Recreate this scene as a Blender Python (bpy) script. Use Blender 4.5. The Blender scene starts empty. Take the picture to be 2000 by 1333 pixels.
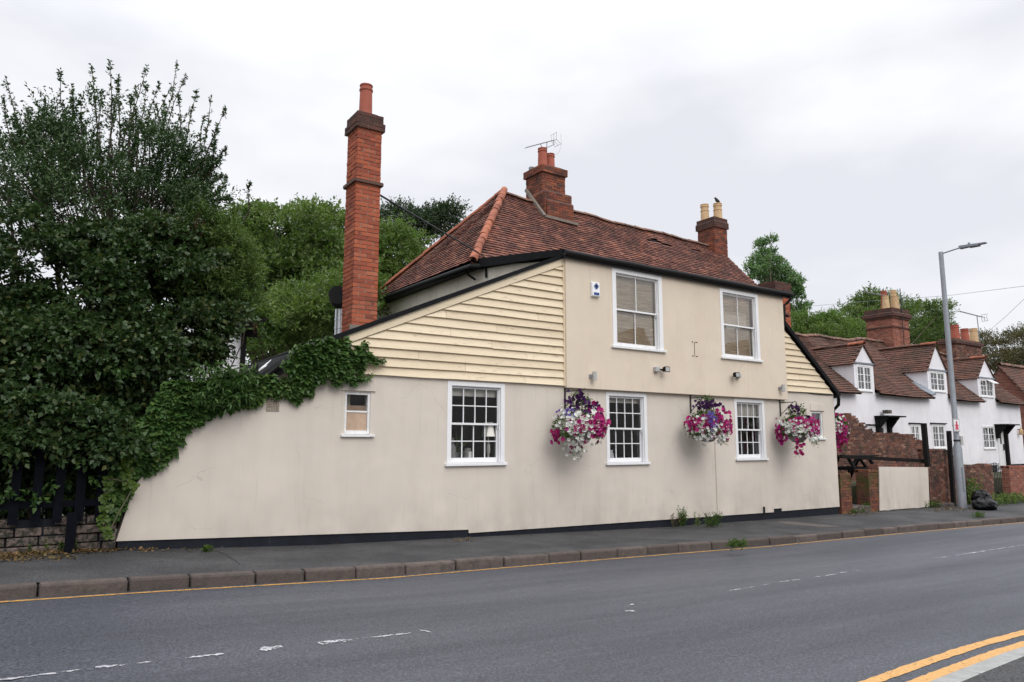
import bpy, math, random
import numpy as np
from mathutils import Vector, Matrix
from mathutils.geometry import tessellate_polygon
rnd = random.Random(7)
R = math.radians
V = Vector
scene = bpy.context.scene
col = scene.collection

# ------------------------------------------------------------------ camera
FPX, HY, HEAD, ZC = 1420., 868., R(55.6), 1.65
PITCH = math.atan((HY - 666.5) / FPX)
fwd = V((math.cos(HEAD)*math.cos(PITCH), math.sin(HEAD)*math.cos(PITCH), math.sin(PITCH)))
rgt = V((math.sin(HEAD), -math.cos(HEAD), 0))
upv = rgt.cross(fwd)
cd = bpy.data.cameras.new('camera'); cam = bpy.data.objects.new('camera', cd); col.objects.link(cam)
cd.sensor_width = 36; cd.lens = 36 * FPX / 2000; cd.clip_start = .1; cd.clip_end = 2000
cam.matrix_world = Matrix(((rgt.x, upv.x, -fwd.x, 0), (rgt.y, upv.y, -fwd.y, 0), (rgt.z, upv.z, -fwd.z, ZC), (0, 0, 0, 1)))
scene.camera = cam

# ------------------------------------------------------------------ light
SUN_EL, SUN_AZ = R(40), R(184)
w = bpy.data.worlds.new('World'); scene.world = w; w.use_nodes = True
nt = w.node_tree; nt.nodes.clear(); N = nt.nodes.new; L = nt.links.new
out = N('ShaderNodeOutputWorld'); sky = N('ShaderNodeTexSky'); sky.sky_type = 'NISHITA'; sky.sun_disc = False
sky.sun_elevation = SUN_EL; sky.sun_rotation = SUN_AZ
b1 = N('ShaderNodeBackground'); b1.inputs[1].default_value = .1; L(sky.outputs[0], b1.inputs[0])
tc = N('ShaderNodeTexCoord'); mp = N('ShaderNodeMapping'); mp.inputs['Scale'].default_value = (1.5, 1.5, 3.6)
L(tc.outputs['Generated'], mp.inputs[0])
nz = N('ShaderNodeTexNoise'); nz.inputs['Scale'].default_value = 1.7; nz.inputs['Detail'].default_value = 5; nz.inputs['Roughness'].default_value = .48
L(mp.outputs[0], nz.inputs['Vector'])
cr = N('ShaderNodeValToRGB'); e = cr.color_ramp.elements
e[0].position = .40; e[0].color = (.70, .713, .76, 1); e[1].position = .60; e[1].color = (.855, .865, .89, 1)
L(nz.outputs[0], cr.inputs[0])
sx = N('ShaderNodeSeparateXYZ'); L(tc.outputs['Generated'], sx.inputs[0])
mr = N('ShaderNodeMapRange'); mr.inputs[1].default_value = .45; mr.inputs[2].default_value = 1.; mr.inputs[3].default_value = 1.0; mr.inputs[4].default_value = 3.0
L(sx.outputs[2], mr.inputs[0])
b2 = N('ShaderNodeBackground'); L(cr.outputs[0], b2.inputs[0]); L(mr.outputs[0], b2.inputs[1])
mx = N('ShaderNodeMixShader'); mx.inputs[0].default_value = .95
L(b1.outputs[0], mx.inputs[1]); L(b2.outputs[0], mx.inputs[2]); L(mx.outputs[0], out.inputs[0])
sd = bpy.data.lights.new('sun', 'SUN'); sd.energy = 1.15; sd.angle = R(36); sd.color = (1, .965, .92)
so = bpy.data.objects.new('sun', sd); col.objects.link(so)
sdir = V((math.sin(SUN_AZ)*math.cos(SUN_EL), math.cos(SUN_AZ)*math.cos(SUN_EL), math.sin(SUN_EL)))
so.rotation_euler = sdir.to_track_quat('Z', 'Y').to_euler()
scene.view_settings.view_transform = 'Standard'; scene.view_settings.look = 'None'
scene.view_settings.exposure = .25; scene.view_settings.gamma = 1; scene.view_settings.use_curve_mapping = False

# ------------------------------------------------------------------ helpers
def ray(x, y):
    return fwd + rgt*((x-1000)/FPX) - upv*((y-666.5)/FPX)
def Y(x, y, y0):                       # where the line of sight meets the vertical plane y = y0
    d = ray(x, y); t = y0/d.y; return V((d.x*t, y0, ZC+d.z*t))
PZ = [(-60, .33), (0, .31), (1.3, .25), (4, .11), (6.75, .04), (11.6, -.09), (18, -.16), (24, -.22), (40, -.3), (90, -.4)]
def zp(x):                             # pavement level along the street
    if x <= PZ[0][0]: return PZ[0][1]
    for (a, b), (c, d) in zip(PZ, PZ[1:]):
        if x <= c: return b+(d-b)*(x-a)/(c-a)
    return PZ[-1][1]
def G(x, y, off=0):                    # where the line of sight meets the ground
    d = ray(x, y); z = 0
    for _ in range(25):
        t = (z-ZC)/d.z; z = .5*z+.5*(zp(d.x*t)+off)
    return V((d.x*t, d.y*t, z))

class MB:
    def __init__(s): s.v = []; s.f = []; s.m = []; s.k = 0
    def face(s, pts):
        n = len(s.v); s.v += [tuple(p) for p in pts]; s.f.append(tuple(range(n, n+len(pts)))); s.m.append(s.k)
    def add(s, vs, fs):
        n = len(s.v); s.v += [tuple(p) for p in vs]
        for f in fs: s.f.append(tuple(i+n for i in f)); s.m.append(s.k)
    def box(s, x0, x1, y0, y1, z0, z1):
        s.add([(x0,y0,z0),(x1,y0,z0),(x1,y1,z0),(x0,y1,z0),(x0,y0,z1),(x1,y0,z1),(x1,y1,z1),(x0,y1,z1)],
              [(0,3,2,1),(4,5,6,7),(0,1,5,4),(1,2,6,5),(2,3,7,6),(3,0,4,7)])
    def hexa(s, a):                    # 8 points: bottom ring, top ring
        s.add(a, [(0,3,2,1),(4,5,6,7),(0,1,5,4),(1,2,6,5),(2,3,7,6),(3,0,4,7)])
    def bar(s, p, q, w, h, up=V((0,0,1))):
        p = V(p); q = V(q); d = (q-p).normalized(); sd_ = d.cross(up)
        if sd_.length < 1e-4: sd_ = V((1,0,0))
        sd_.normalize(); u = sd_.cross(d)
        a = [p-sd_*w/2-u*h/2, p+sd_*w/2-u*h/2, q+sd_*w/2-u*h/2, q-sd_*w/2-u*h/2]
        s.hexa(a+[c+u*h for c in a])
    def tube(s, pts, rad, n=8, cap=True):
        pts = [V(p) for p in pts]
        if not hasattr(rad, '__len__'): rad = [rad]*len(pts)
        rings = []; ref = None
        for i, p in enumerate(pts):
            d = (pts[min(i+1, len(pts)-1)]-pts[max(i-1, 0)]).normalized()
            if ref is None: ref = V((0,0,1)) if abs(d.z) < .9 else V((1,0,0))
            a = (ref-d*ref.dot(d)).normalized(); ref = a; b = d.cross(a)
            rings.append([p+(a*math.cos(t)+b*math.sin(t))*rad[i] for t in [2*math.pi*k/n for k in range(n)]])
        vs = [q for r_ in rings for q in r_]; fs = []
        for i in range(len(rings)-1):
            for k in range(n):
                fs.append((i*n+k, i*n+(k+1) % n, (i+1)*n+(k+1) % n, (i+1)*n+k))
        if cap: fs.append(tuple(range(n-1, -1, -1))); fs.append(tuple((len(rings)-1)*n+k for k in range(n)))
        s.add(vs, fs)
    def lathe(s, c, prof, n=16, cap=True):
        c = V(c); vs = []; fs = []
        for r_, z in prof:
            for k in range(n): vs.append((c.x+r_*math.cos(2*math.pi*k/n), c.y+r_*math.sin(2*math.pi*k/n), c.z+z))
        for i in range(len(prof)-1):
            for k in range(n): fs.append((i*n+k, i*n+(k+1) % n, (i+1)*n+(k+1) % n, (i+1)*n+k))
        if cap: fs.append(tuple(range(n-1, -1, -1))); fs.append(tuple((len(prof)-1)*n+k for k in range(n)))
        s.add(vs, fs)
    def prism(s, outer, y0, y1, holes=(), axis='y'):    # polygon (u,z) given thickness along y (or x)
        P = (lambda u, z, t: (u, t, z)) if axis == 'y' else (lambda u, z, t: (t, u, z))
        loops = [list(outer)]+[list(h) for h in holes]
        tri = tessellate_polygon([[V((a, b, 0)) for a, b in lp] for lp in loops])
        allp = [p for lp in loops for p in lp]
        n = len(allp)
        vs = [P(a, b, y0) for a, b in allp]+[P(a, b, y1) for a, b in allp]
        fs = []
        for t in tri:
            a, b, c = [allp[i] for i in t]
            ar = (b[0]-a[0])*(c[1]-a[1])-(c[0]-a[0])*(b[1]-a[1])
            t = tuple(t) if ar > 0 else (t[0], t[2], t[1])
            fs.append(t); fs.append(tuple(i+n for i in reversed(t)))
        k = 0
        for lp in loops:
            m = len(lp)
            for i in range(m): fs.append((k+i, k+n+i, k+n+(i+1) % m, k+(i+1) % m))
            k += m
        s.add(vs, fs)
    def build(s, name, mat, parent=None, smooth=False, bevel=0, loc=None, subsurf=0):
        off = V(loc) if loc is not None else (ROOTLOC.get(parent.name, V()) if parent else V())
        me = bpy.data.meshes.new(name); a = np.array(s.v, dtype=float)-np.array(off)
        me.from_pydata(a.tolist(), [], s.f)
        mats = mat if isinstance(mat, (list, tuple)) else [mat]
        for m in mats: me.materials.append(m)
        if len(mats) > 1: me.polygons.foreach_set('material_index', s.m)
        if smooth: me.polygons.foreach_set('use_smooth', [True]*len(s.f))
        me.update()
        o = bpy.data.objects.new(name, me); col.objects.link(o)
        if parent: o.parent = parent; ROOTLOC[o.name] = off
        else: o.location = off
        if smooth:
            try: me.set_sharp_from_angle(angle=R(40))
            except Exception: pass
        if bevel:
            b = o.modifiers.new('bevel', 'BEVEL'); b.width = bevel; b.segments = 2; b.limit_method = 'ANGLE'
        if subsurf:
            b = o.modifiers.new('sub', 'SUBSURF'); b.levels = subsurf; b.render_levels = subsurf
        return o
ROOTLOC = {}
def thing(name, label, cat, loc, group=None):
    o = bpy.data.objects.new(name, None); col.objects.link(o); o.location = loc; o.empty_display_size = .3
    o['label'] = label; o['category'] = cat
    if group: o['group'] = group
    ROOTLOC[o.name] = V(loc); return o
def tag(o, label, cat, group=None, kind=None):
    if label: o['label'] = label
    if cat: o['category'] = cat
    if group: o['group'] = group
    if kind: o['kind'] = kind
    return o
def struct(o): o['kind'] = 'structure'; return o

# ------------------------------------------------------------------ materials
class NT:
    def __init__(s, name):
        s.m = bpy.data.materials.new(name); s.m.use_nodes = True; s.t = s.m.node_tree
        s.b = s.t.nodes['Principled BSDF']; s.o = s.t.nodes['Material Output']
    def n(s, k, **kw):
        x = s.t.nodes.new('ShaderNode'+k)
        for a, b in kw.items():
            if a.startswith('_'): setattr(x, a[1:], b)
            else: x.inputs[a.replace('__', ' ')].default_value = b
        return x
    def l(s, a, b): s.t.links.new(a, b)
    def noise(s, scale, detail=3, rough=.5, vec=(1,1,1)):
        t = s.n('TexCoord'); m = s.n('Mapping', Scale=vec); s.l(t.outputs['Object'], m.inputs[0])
        x = s.n('TexNoise', Scale=scale, Detail=detail, Roughness=rough); s.l(m.outputs[0], x.inputs['Vector']); return x.outputs[0]
    def ramp(s, f, stops):
        r_ = s.n('ValToRGB'); el = r_.color_ramp.elements
        el[0].position = stops[0][0]; el[0].color = (*stops[0][1], 1)
        el[1].position = stops[-1][0]; el[1].color = (*stops[-1][1], 1)
        for p, c in stops[1:-1]: q = el.new(p); q.color = (*c, 1)
        s.l(f, r_.inputs[0]); return r_.outputs[0]
    def mix(s, f, a, b, mode='MIX'):
        x = s.n('Mix', _data_type='RGBA', _blend_type=mode)
        if isinstance(f, (int, float)): x.inputs[0].default_value = f
        else: s.l(f, x.inputs[0])
        for i, c in ((6, a), (7, b)):
            if isinstance(c, tuple): x.inputs[i].default_value = (*c, 1)
            else: s.l(c, x.inputs[i])
        return x.outputs[2]
    def mapr(s, f, a, b, c, d):
        x = s.n('MapRange'); s.l(f, x.inputs[0])
        for i, q in enumerate((a, b, c, d)): x.inputs[i+1].default_value = q
        return x.outputs[0]
    def bump(s, f, st=.3, dist=.01):
        x = s.n('Bump', Strength=st, Distance=dist); s.l(f, x.inputs['Height']); s.l(x.outputs[0], s.b.inputs['Normal'])
    def island(s): return s.n('NewGeometry').outputs['Random Per Island']
    def base(s, c):
        if isinstance(c, tuple): s.b.inputs['Base Color'].default_value = (*c, 1)
        else: s.l(c, s.b.inputs['Base Color'])
    def set(s, rough=.7, spec=.5, metal=0):
        s.b.inputs['Roughness'].default_value = rough; s.b.inputs['Specular IOR Level'].default_value = spec; s.b.inputs['Metallic'].default_value = metal
        return s
def paint(name, c, rough=.5, var=.12, scale=6, metal=0, dirt=None, bump=.1, dirtpos=(.58, .75), spec=.5):
    t = NT(name).set(rough, spec, metal)
    a = t.ramp(t.noise(scale, 5, .6), [(.3, tuple(q*(1-var) for q in c)), (.7, tuple(min(1, q*(1+var*.6)) for q in c))])
    if dirt:
        f = t.mapr(t.noise(scale*3.1, 6, .7), dirtpos[0], dirtpos[1], 0, 1); a = t.mix(f, a, dirt)
    t.base(a)
    if bump: t.bump(t.noise(scale*12, 4), bump, .004)
    return t.m
def render_mat(name, c, stain, c2, streak=.26):
    t = NT(name).set(.85, .25)
    a = t.ramp(t.noise(.9, 5, .55), [(.3, c2), (.62, c)])
    f = t.mapr(t.noise(1.3, 5, .66, (1.7, 1, .28)), .48, .8, 0, streak)        # rain streaks
    a = t.mix(f, a, stain)
    f2 = t.mapr(t.noise(26, 3, .7), .66, .8, 0, .35); a = t.mix(f2, a, stain)
    f3 = t.mapr(t.noise(4.2, 5, .7, (2.6, 1, .16)), .58, .76, 0, .3); a = t.mix(f3, a, tuple(q*.8 for q in stain))
    vo = t.n('TexVoronoi', Scale=.75); vo.feature = 'DISTANCE_TO_EDGE'; tq = t.n('TexCoord'); dn_ = t.n('TexNoise', Scale=3.5, Detail=5); t.l(tq.outputs['Object'], dn_.inputs['Vector'])
    vm = t.n('VectorMath', _operation='MULTIPLY_ADD'); t.l(dn_.outputs['Color'], vm.inputs[0]); vm.inputs[1].default_value = (.35, .35, .35); t.l(tq.outputs['Object'], vm.inputs[2]); t.l(vm.outputs[0], vo.inputs['Vector'])
    k1 = t.mapr(vo.outputs['Distance'], .001, .005, .26, 0); k2 = t.mapr(t.noise(1.1, 2), .54, .62, 0, 1); km = t.n('Math', _operation='MULTIPLY'); t.l(k1, km.inputs[0]); t.l(k2, km.inputs[1]); a = t.mix(km.outputs[0], a, tuple(q*.45 for q in stain))
    # splash dirt near the ground
    tcx = t.n('TexCoord'); sp = t.n('SeparateXYZ'); t.l(tcx.outputs['Object'], sp.inputs[0])
    hz = t.mapr(sp.outputs[2], .05, .95, .4, 0)
    mm = t.n('Math', _operation='MULTIPLY'); t.l(hz, mm.inputs[0]); t.l(t.mapr(t.noise(2.3, 5, .6, (1, 1, .5)), .35, .65, 0, 1), mm.inputs[1])
    a = t.mix(mm.outputs[0], a, tuple(q*.72 for q in stain))
    t.base(a)
    g = t.n('Math', _operation='ADD'); t.l(t.noise(1.3, 2), g.inputs[0]); q = t.n('Math', _operation='MULTIPLY'); q.inputs[1].default_value = .06
    t.l(t.noise(90, 4, .6), q.inputs[0]); t.l(q.outputs[0], g.inputs[1]); t.bump(g.outputs[0], .55, .05)
    return t.m
M = {}
M['render_low'] = render_mat('cream_render', (.64, .575, .507), (.43, .38, .325), (.605, .543, .478))
M['render_up'] = render_mat('warm_render', (.685, .585, .475), (.52, .42, .33), (.655, .56, .45), .28)
M['side'] = render_mat('old_cream_render', (.82, .76, .66), (.45, .39, .31), (.74, .68, .58), .5)
M['white_render'] = render_mat('white_render', (.80, .79, .82), (.50, .49, .51), (.74, .73, .77), .35)
def board_mat():
    t = NT('cream_boards').set(.6, .4)
    a = t.mix(t.mapr(t.island(), 0, 1, 0, 1), (.66, .545, .385), (.77, .655, .475))
    f = t.mapr(t.noise(14, 6, .74, (.35, 1, 2.2)), .57, .70, 0, .85); a = t.mix(f, a, (.36, .27, .18))
    f = t.mapr(t.noise(3, 4, .6, (.3, 1, 2)), .5, .75, 0, .45); a = t.mix(f, a, (.52, .42, .30))
    t.base(a); t.bump(t.noise(22, 5, .7, (.15, 1, 3)), .4, .01); return t.m
M['board'] = board_mat()
M['white'] = paint('white_gloss_paint', (.80, .80, .81), .35, .05, 5, dirt=(.45, .43, .40), bump=.15, dirtpos=(.66, .8))
M['white_worn'] = paint('flaking_white_paint', (.77, .77, .77), .5, .1, 9, dirt=(.28, .25, .22), bump=.4, dirtpos=(.6, .68))
M['tar'] = paint('black_tarred_plinth', (.013, .015, .022), .8, .3, 4, spec=.2, dirt=(.06, .056, .052), bump=.6, dirtpos=(.6, .85))
M['felt'] = paint('black_roofing_felt', (.009, .0095, .011), .85, .3, 5, spec=.15, dirt=(.03, .03, .03), bump=.5, dirtpos=(.62, .85))
M['black'] = paint('black_paint', (.008, .008, .009), .6, .2, 8, spec=.2, dirt=(.03, .028, .026), dirtpos=(.65, .85))
M['iron'] = paint('black_iron', (.02, .02, .022), .45, .2, 30)
M['rust'] = paint('rusty_iron', (.10, .05, .035), .8, .3, 30)
M['steel'] = paint('galvanised_steel', (.30, .32, .35), .5, .12, 5, metal=.35, dirt=(.2, .21, .22))
M['duct'] = paint('dull_metal_duct', (.55, .56, .58), .35, .15, 8, metal=.8)
M['alu'] = paint('aerial_aluminium', (.22, .22, .23), .4, .1, 8, metal=.5)
M['timber'] = paint('dark_stained_timber', (.010, .009, .009), .85, .35, 10, spec=.2, dirt=(.035, .03, .026), bump=.5)
M['timber_blue'] = paint('blue_black_fence_paint', (.004, .0045, .008), .9, .35, 10, spec=.1, bump=.5)
M['mortar'] = paint('lime_mortar', (.42, .35, .28), .95, .3, 20, dirt=(.16, .13, .11), bump=.5)
M['mortar_dark'] = paint('sooty_mortar', (.17, .135, .115), .95, .3, 20, bump=.5)
M['concrete'] = paint('grey_concrete', (.30, .30, .29), .9, .2, 8, dirt=(.14, .14, .13), bump=.6)
M['stone'] = paint('weathered_stone', (.175, .13, .115), .9, .35, 5, dirt=(.022, .024, .016), bump=.9, dirtpos=(.42, .56))
M['pot_red'] = paint('red_clay_pot', (.34, .085, .05), .75, .2, 6, dirt=(.16, .06, .045))
M['pot_buff'] = paint('buff_clay_pot', (.56, .38, .21), .75, .2, 6, dirt=(.22, .15, .1))
M['plastic_white'] = paint('white_plastic', (.80, .81, .83), .35, .03, 4, bump=0)
M['plastic_grey'] = paint('grey_plastic', (.42, .42, .41), .5, .1, 6, bump=0)
M['blue'] = paint('blue_print', (.025, .06, .22), .45, .05, 4, bump=0)
M['red'] = paint('red_print', (.62, .05, .10), .45, .1, 4, bump=0)
M['turq'] = paint('turquoise_print', (.04, .42, .46), .45, .1, 4, bump=0)
M['pink'] = paint('pink_print', (.55, .08, .3), .45, .1, 4, bump=0)
M['ply'] = paint('bare_plywood', (.50, .36, .26), .8, .2, 5, dirt=(.3, .19, .12))
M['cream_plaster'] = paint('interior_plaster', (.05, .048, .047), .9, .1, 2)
M['bag'] = paint('black_plastic_bag', (.003, .003, .004), .3, .2, 9, bump=.1, spec=.14)
M['bark'] = paint('bark', (.085, .065, .05), .95, .4, 12, dirt=(.04, .06, .03), bump=.9)
M['twig'] = paint('green_brown_twig', (.10, .085, .05), .8, .3, 12)
M['shade'] = paint('cream_lampshade', (.75, .72, .66), .8, .05, 4, bump=0)
M['bird'] = paint('dark_feathers', (.03, .032, .04), .6, .4, 30)
M['moss_flash'] = paint('grey_mortar_flashing', (.20, .17, .145), .95, .25, 12, dirt=(.14, .12, .1), bump=.8)
M['lead'] = paint('grey_lead', (.20, .22, .25), .6, .2, 6)

def brick_mat(name, cs, dark=(.06, .035, .03), df=(.55, .75), moss=None):
    t = NT(name).set(.9, .2)
    a = t.ramp(t.island(), [(i/(len(cs)-1), c) for i, c in enumerate(cs)])
    f = t.mapr(t.noise(3.2, 5, .6), df[0], df[1], 0, .8); a = t.mix(f, a, dark)
    f = t.mapr(t.noise(40, 4, .7), .58, .8, 0, .6); a = t.mix(f, a, tuple(q*.5 for q in cs[0]))
    if moss: f = t.mapr(t.noise(2.1, 5, .7), moss[1], moss[1]+.12, 0, .8); a = t.mix(f, a, moss[0])
    t.base(a); t.bump(t.noise(60, 5, .7), .6, .006); return t.m
M['brick_red'] = brick_mat('bright_red_brick', [(.21,.064,.042), (.33,.088,.05), (.40,.115,.06), (.36,.10,.053), (.26,.07,.045), (.43,.15,.085)], df=(.58, .8))
M['brick_dark'] = brick_mat('sooty_red_brick', [(.08,.04,.032), (.25,.07,.042), (.13,.055,.04), (.30,.10,.05), (.19,.065,.045), (.09,.05,.04)], df=(.5, .7))
M['brick_cap'] = brick_mat('blackened_brick', [(.06,.04,.035), (.13,.055,.042), (.09,.05,.045)], df=(.45, .65))
M['brick_old'] = brick_mat('old_garden_brick', [(.08,.042,.035), (.17,.07,.048), (.125,.06,.047), (.24,.105,.07), (.10,.055,.045), (.18,.10,.075), (.30,.17,.12)], dark=(.055,.04,.035), df=(.48, .66))
M['brick_moss'] = brick_mat('mossy_brick', [(.10,.045,.035), (.20,.07,.045), (.15,.07,.05), (.23,.09,.05)], dark=(.05,.04,.03), df=(.45, .66), moss=((.07, .085, .02), .48))
M['brick_pink'] = brick_mat('pinkish_brick', [(.26,.10,.07), (.33,.13,.09), (.22,.09,.07), (.36,.17,.12)], df=(.6, .8))
def tile_mat(name, cs, lich, lf=(.56, .7), dark=(.05, .025, .022)):
    t = NT(name).set(.85, .3)
    a = t.ramp(t.island(), [(i/(len(cs)-1), c) for i, c in enumerate(cs)])
    f = t.mapr(t.noise(1.6, 6, .72), .42, .62, 0, .75); a = t.mix(f, a, dark); f = t.mapr(t.noise(5.5, 4, .7), .52, .7, 0, .5); a = t.mix(f, a, tuple(min(1, q*1.5) for q in cs[6 % len(cs)]))
    f = t.mapr(t.noise(9, 6, .75), lf[0], lf[1], 0, .7); a = t.mix(f, a, lich)
    t.base(a); t.bump(t.noise(50, 4, .7), .5, .005); return t.m
M['tile'] = tile_mat('red_clay_tiles', [(.10,.045,.038), (.165,.062,.045), (.13,.052,.04), (.24,.085,.055), (.145,.055,.042), (.11,.05,.043), (.30,.13,.085), (.14,.056,.044)], (.24, .18, .15), (.6, .78))
M['tile_brown'] = tile_mat('brown_clay_tiles', [(.094,.051,.039), (.149,.068,.047), (.121,.059,.043), (.181,.083,.057), (.105,.053,.041), (.160,.080,.060)], (.19, .155, .12), (.58, .76), (.06, .042, .034))
M['tile_orange'] = tile_mat('orange_hip_tiles', [(.27,.085,.048), (.38,.135,.075), (.31,.10,.055), (.40,.16,.095)], (.14, .10, .085), (.6, .76), (.17, .065, .045))
M['ridge_tile'] = tile_mat('lichened_ridge_tiles', [(.20,.10,.075), (.26,.14,.10), (.17,.09,.07), (.30,.15,.10)], (.30, .28, .22), (.5, .66))

def leaf_mat(name, cs, rough=.42, trans=.25, spec=.32):
    t = NT(name).set(rough, spec)
    a = t.ramp(t.island(), [(i/(len(cs)-1), c) for i, c in enumerate(cs)])
    f = t.mapr(t.noise(.9, 4), .35, .65, 0, 1); a = t.mix(f, a, t.mix(1., a, (.58, .70, .60), 'MULTIPLY'))
    t.base(a)
    tr = t.n('BsdfTranslucent'); b = t.mix(1., a, (1., 1.25, .55), 'MULTIPLY'); t.l(b, tr.inputs[0])
    ms = t.n('MixShader'); ms.inputs[0].default_value = trans
    t.l(t.b.outputs[0], ms.inputs[1]); t.l(tr.outputs[0], ms.inputs[2]); t.l(ms.outputs[0], t.o.inputs[0])
    return t.m
M['lf_holly'] = leaf_mat('holly_leaves', [(.031,.060,.022), (.054,.101,.032), (.044,.081,.030), (.075,.122,.041), (.046,.089,.037), (.100,.126,.044)], .3, .15)
M['lf_ivy'] = leaf_mat('ivy_leaves', [(.044,.090,.028), (.078,.145,.040), (.060,.119,.035), (.112,.181,.043), (.086,.130,.049)], .4, .22)
M['lf_shrub'] = leaf_mat('shrub_leaves', [(.029,.056,.020), (.051,.090,.027), (.040,.072,.027), (.062,.102,.032), (.046,.076,.032), (.097,.102,.027)], .45, .22)
M['lf_mid'] = leaf_mat('tree_leaves', [(.090,.125,.040), (.142,.199,.055), (.109,.155,.048), (.180,.228,.064), (.120,.168,.064)], .5, .35)
M['lf_light'] = leaf_mat('light_tree_leaves', [(.115,.171,.050), (.168,.221,.064), (.143,.199,.057), (.194,.243,.079)], .5, .4)
M['lf_dark'] = leaf_mat('dark_tree_leaves', [(.036,.058,.029), (.058,.085,.039), (.046,.072,.034)], .5, .2)
M['lf_poplar'] = leaf_mat('poplar_leaves', [(.126,.203,.094), (.180,.275,.117), (.211,.316,.159), (.147,.234,.106)], .45, .3)
M['lf_brown'] = leaf_mat('bronze_tree_leaves', [(.097,.076,.041), (.124,.068,.044), (.076,.097,.038), (.166,.103,.055), (.083,.110,.041)], .5, .3)
M['lf_yellow'] = leaf_mat('yellow_green_leaves', [(.091,.137,.016), (.133,.187,.024), (.070,.122,.024)], .45, .4)
M['lf_basket'] = leaf_mat('basket_leaves', [(.06,.11,.025), (.10,.17,.035), (.08,.13,.03), (.15,.19,.05)], .5, .35)
M['lf_dead'] = leaf_mat('fallen_leaves', [(.16,.075,.03), (.22,.12,.05), (.10,.055,.03), (.28,.19,.08), (.07,.045,.03)], .7, .1)
M['berry'] = paint('dead_flower_heads', (.10, .03, .02), .8, .3, 30)
def petal(name, cs):
    t = NT(name).set(.55, .3)
    a = t.ramp(t.island(), [(i/(len(cs)-1), c) for i, c in enumerate(cs)]); t.base(a)
    tr = t.n('BsdfTranslucent'); t.l(a, tr.inputs[0]); ms = t.n('MixShader'); ms.inputs[0].default_value = .3
    t.l(t.b.outputs[0], ms.inputs[1]); t.l(tr.outputs[0], ms.inputs[2]); t.l(ms.outputs[0], t.o.inputs[0]); return t.m
M['fl_white'] = petal('white_petals', [(.70,.70,.66), (.80,.81,.79), (.60,.62,.58)])
M['fl_mag'] = petal('magenta_petals', [(.32,.006,.10), (.46,.015,.19), (.26,.005,.075), (.40,.012,.22)])
M['fl_purple'] = petal('purple_petals', [(.036,.006,.050), (.060,.011,.088), (.084,.017,.121)])
M['fl_violet'] = petal('violet_petals', [(.096,.049,.294), (.144,.084,.350), (.080,.035,.231)])
M['fl_eye'] = petal('yellow_eyes', [(.45,.42,.10), (.35,.36,.10)])

def glass_mat(name, tint, base=.035, rough=0.0):
    t = NT(name); fr = t.n('Fresnel', IOR=1.5)
    g = t.n('BsdfGlossy', Roughness=rough); g.inputs[0].default_value = (1, 1, 1, 1)
    tcx = t.noise(1.1, 2); bp = t.n('Bump', Strength=.12, Distance=.02); t.l(tcx, bp.inputs['Height']); t.l(bp.outputs[0], g.inputs['Normal'])
    tr = t.n('BsdfTransparent'); tr.inputs[0].default_value = (*tint, 1)
    ad = t.n('Math', _operation='ADD'); ad.inputs[1].default_value = base; t.l(fr.outputs[0], ad.inputs[0])
    ms = t.n('MixShader'); t.l(ad.outputs[0], ms.inputs[0]); t.l(tr.outputs[0], ms.inputs[1]); t.l(g.outputs[0], ms.inputs[2])
    t.l(ms.outputs[0], t.o.inputs[0]); return t.m
M['glass'] = glass_mat('old_window_glass', (.95, .955, .96), .06)
def blind_mat():
    t = NT('slatted_bamboo_blind').set(.8, .2)
    tcx = t.n('TexCoord'); sp = t.n('SeparateXYZ'); t.l(tcx.outputs['Object'], sp.inputs[0])
    a = t.ramp(t.noise(2.2, 4, .6, (1, 1, 12)), [(.35, (.66, .52, .36)), (.65, (.90, .80, .64))]); t.base(a); return t.m
M['blind'] = blind_mat()
def asphalt(name, c, stretch=True, spec=.5, r0=.42, r1=.7, speck=.18):
    t = NT(name).set(.6, spec)
    a = t.ramp(t.noise(46, 2, .75), [(.34, tuple(q*.45 for q in c)), (.52, c), (.72, tuple(q*1.9 for q in c))])
    p = t.noise(.55, 5, .6, (.16, 1.5, 1)) if stretch else t.noise(.9, 5, .6)
    a = t.mix(t.mapr(p, .4, .6, 0, 1), t.mix(1., a, (.66, .66, .67), 'MULTIPLY'), a)
    f = t.mapr(t.noise(3.1, 6, .7), .62, .7, 0, .5); a = t.mix(f, a, tuple(q*.55 for q in c))
    t.base(a); t.l(t.mapr(p, .35, .68, r1, r0), t.b.inputs['Roughness'])
    t.bump(t.noise(52, 3, .75), .9, .012); return t.m
M['road'] = asphalt('road_asphalt', (.058, .063, .079), True, .5, .36, .62)
M['pave'] = asphalt('pavement_asphalt', (.060, .060, .062), False, .3, .7, .9)
M['pave_patch'] = asphalt('pavement_patch', (.115, .10, .095), False, .3, .7, .9)
def kerb_mat():
    t = NT('pink_granite_kerb').set(.8, .3)
    a = t.mix(t.island(), (.07, .056, .05), (.118, .093, .083))
    f = t.mapr(t.noise(9, 6, .78), .44, .66, 0, .8); a = t.mix(f, a, (.045, .04, .035)); t.base(a); t.bump(t.noise(30, 5, .7), .8, .012); return t.m
M['kerb'] = kerb_mat()
def worn(name, c, lo, hi, sc=14):
    t = NT(name).set(.6, .4)
    a = t.ramp(t.noise(40, 3), [(.3, tuple(q*.75 for q in c)), (.7, c)]); t.base(a)
    tr = t.n('BsdfTransparent'); ms = t.n('MixShader'); t.l(t.mapr(t.noise(sc, 6, .75), lo, hi, 0, 1), ms.inputs[0])
    t.l(t.b.outputs[0], ms.inputs[1]); t.l(tr.outputs[0], ms.inputs[2]); t.l(ms.outputs[0], t.o.inputs[0]); return t.m
M['yellow'] = worn('worn_yellow_line', (.50, .27, .07), .50, .64, 20)
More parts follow.
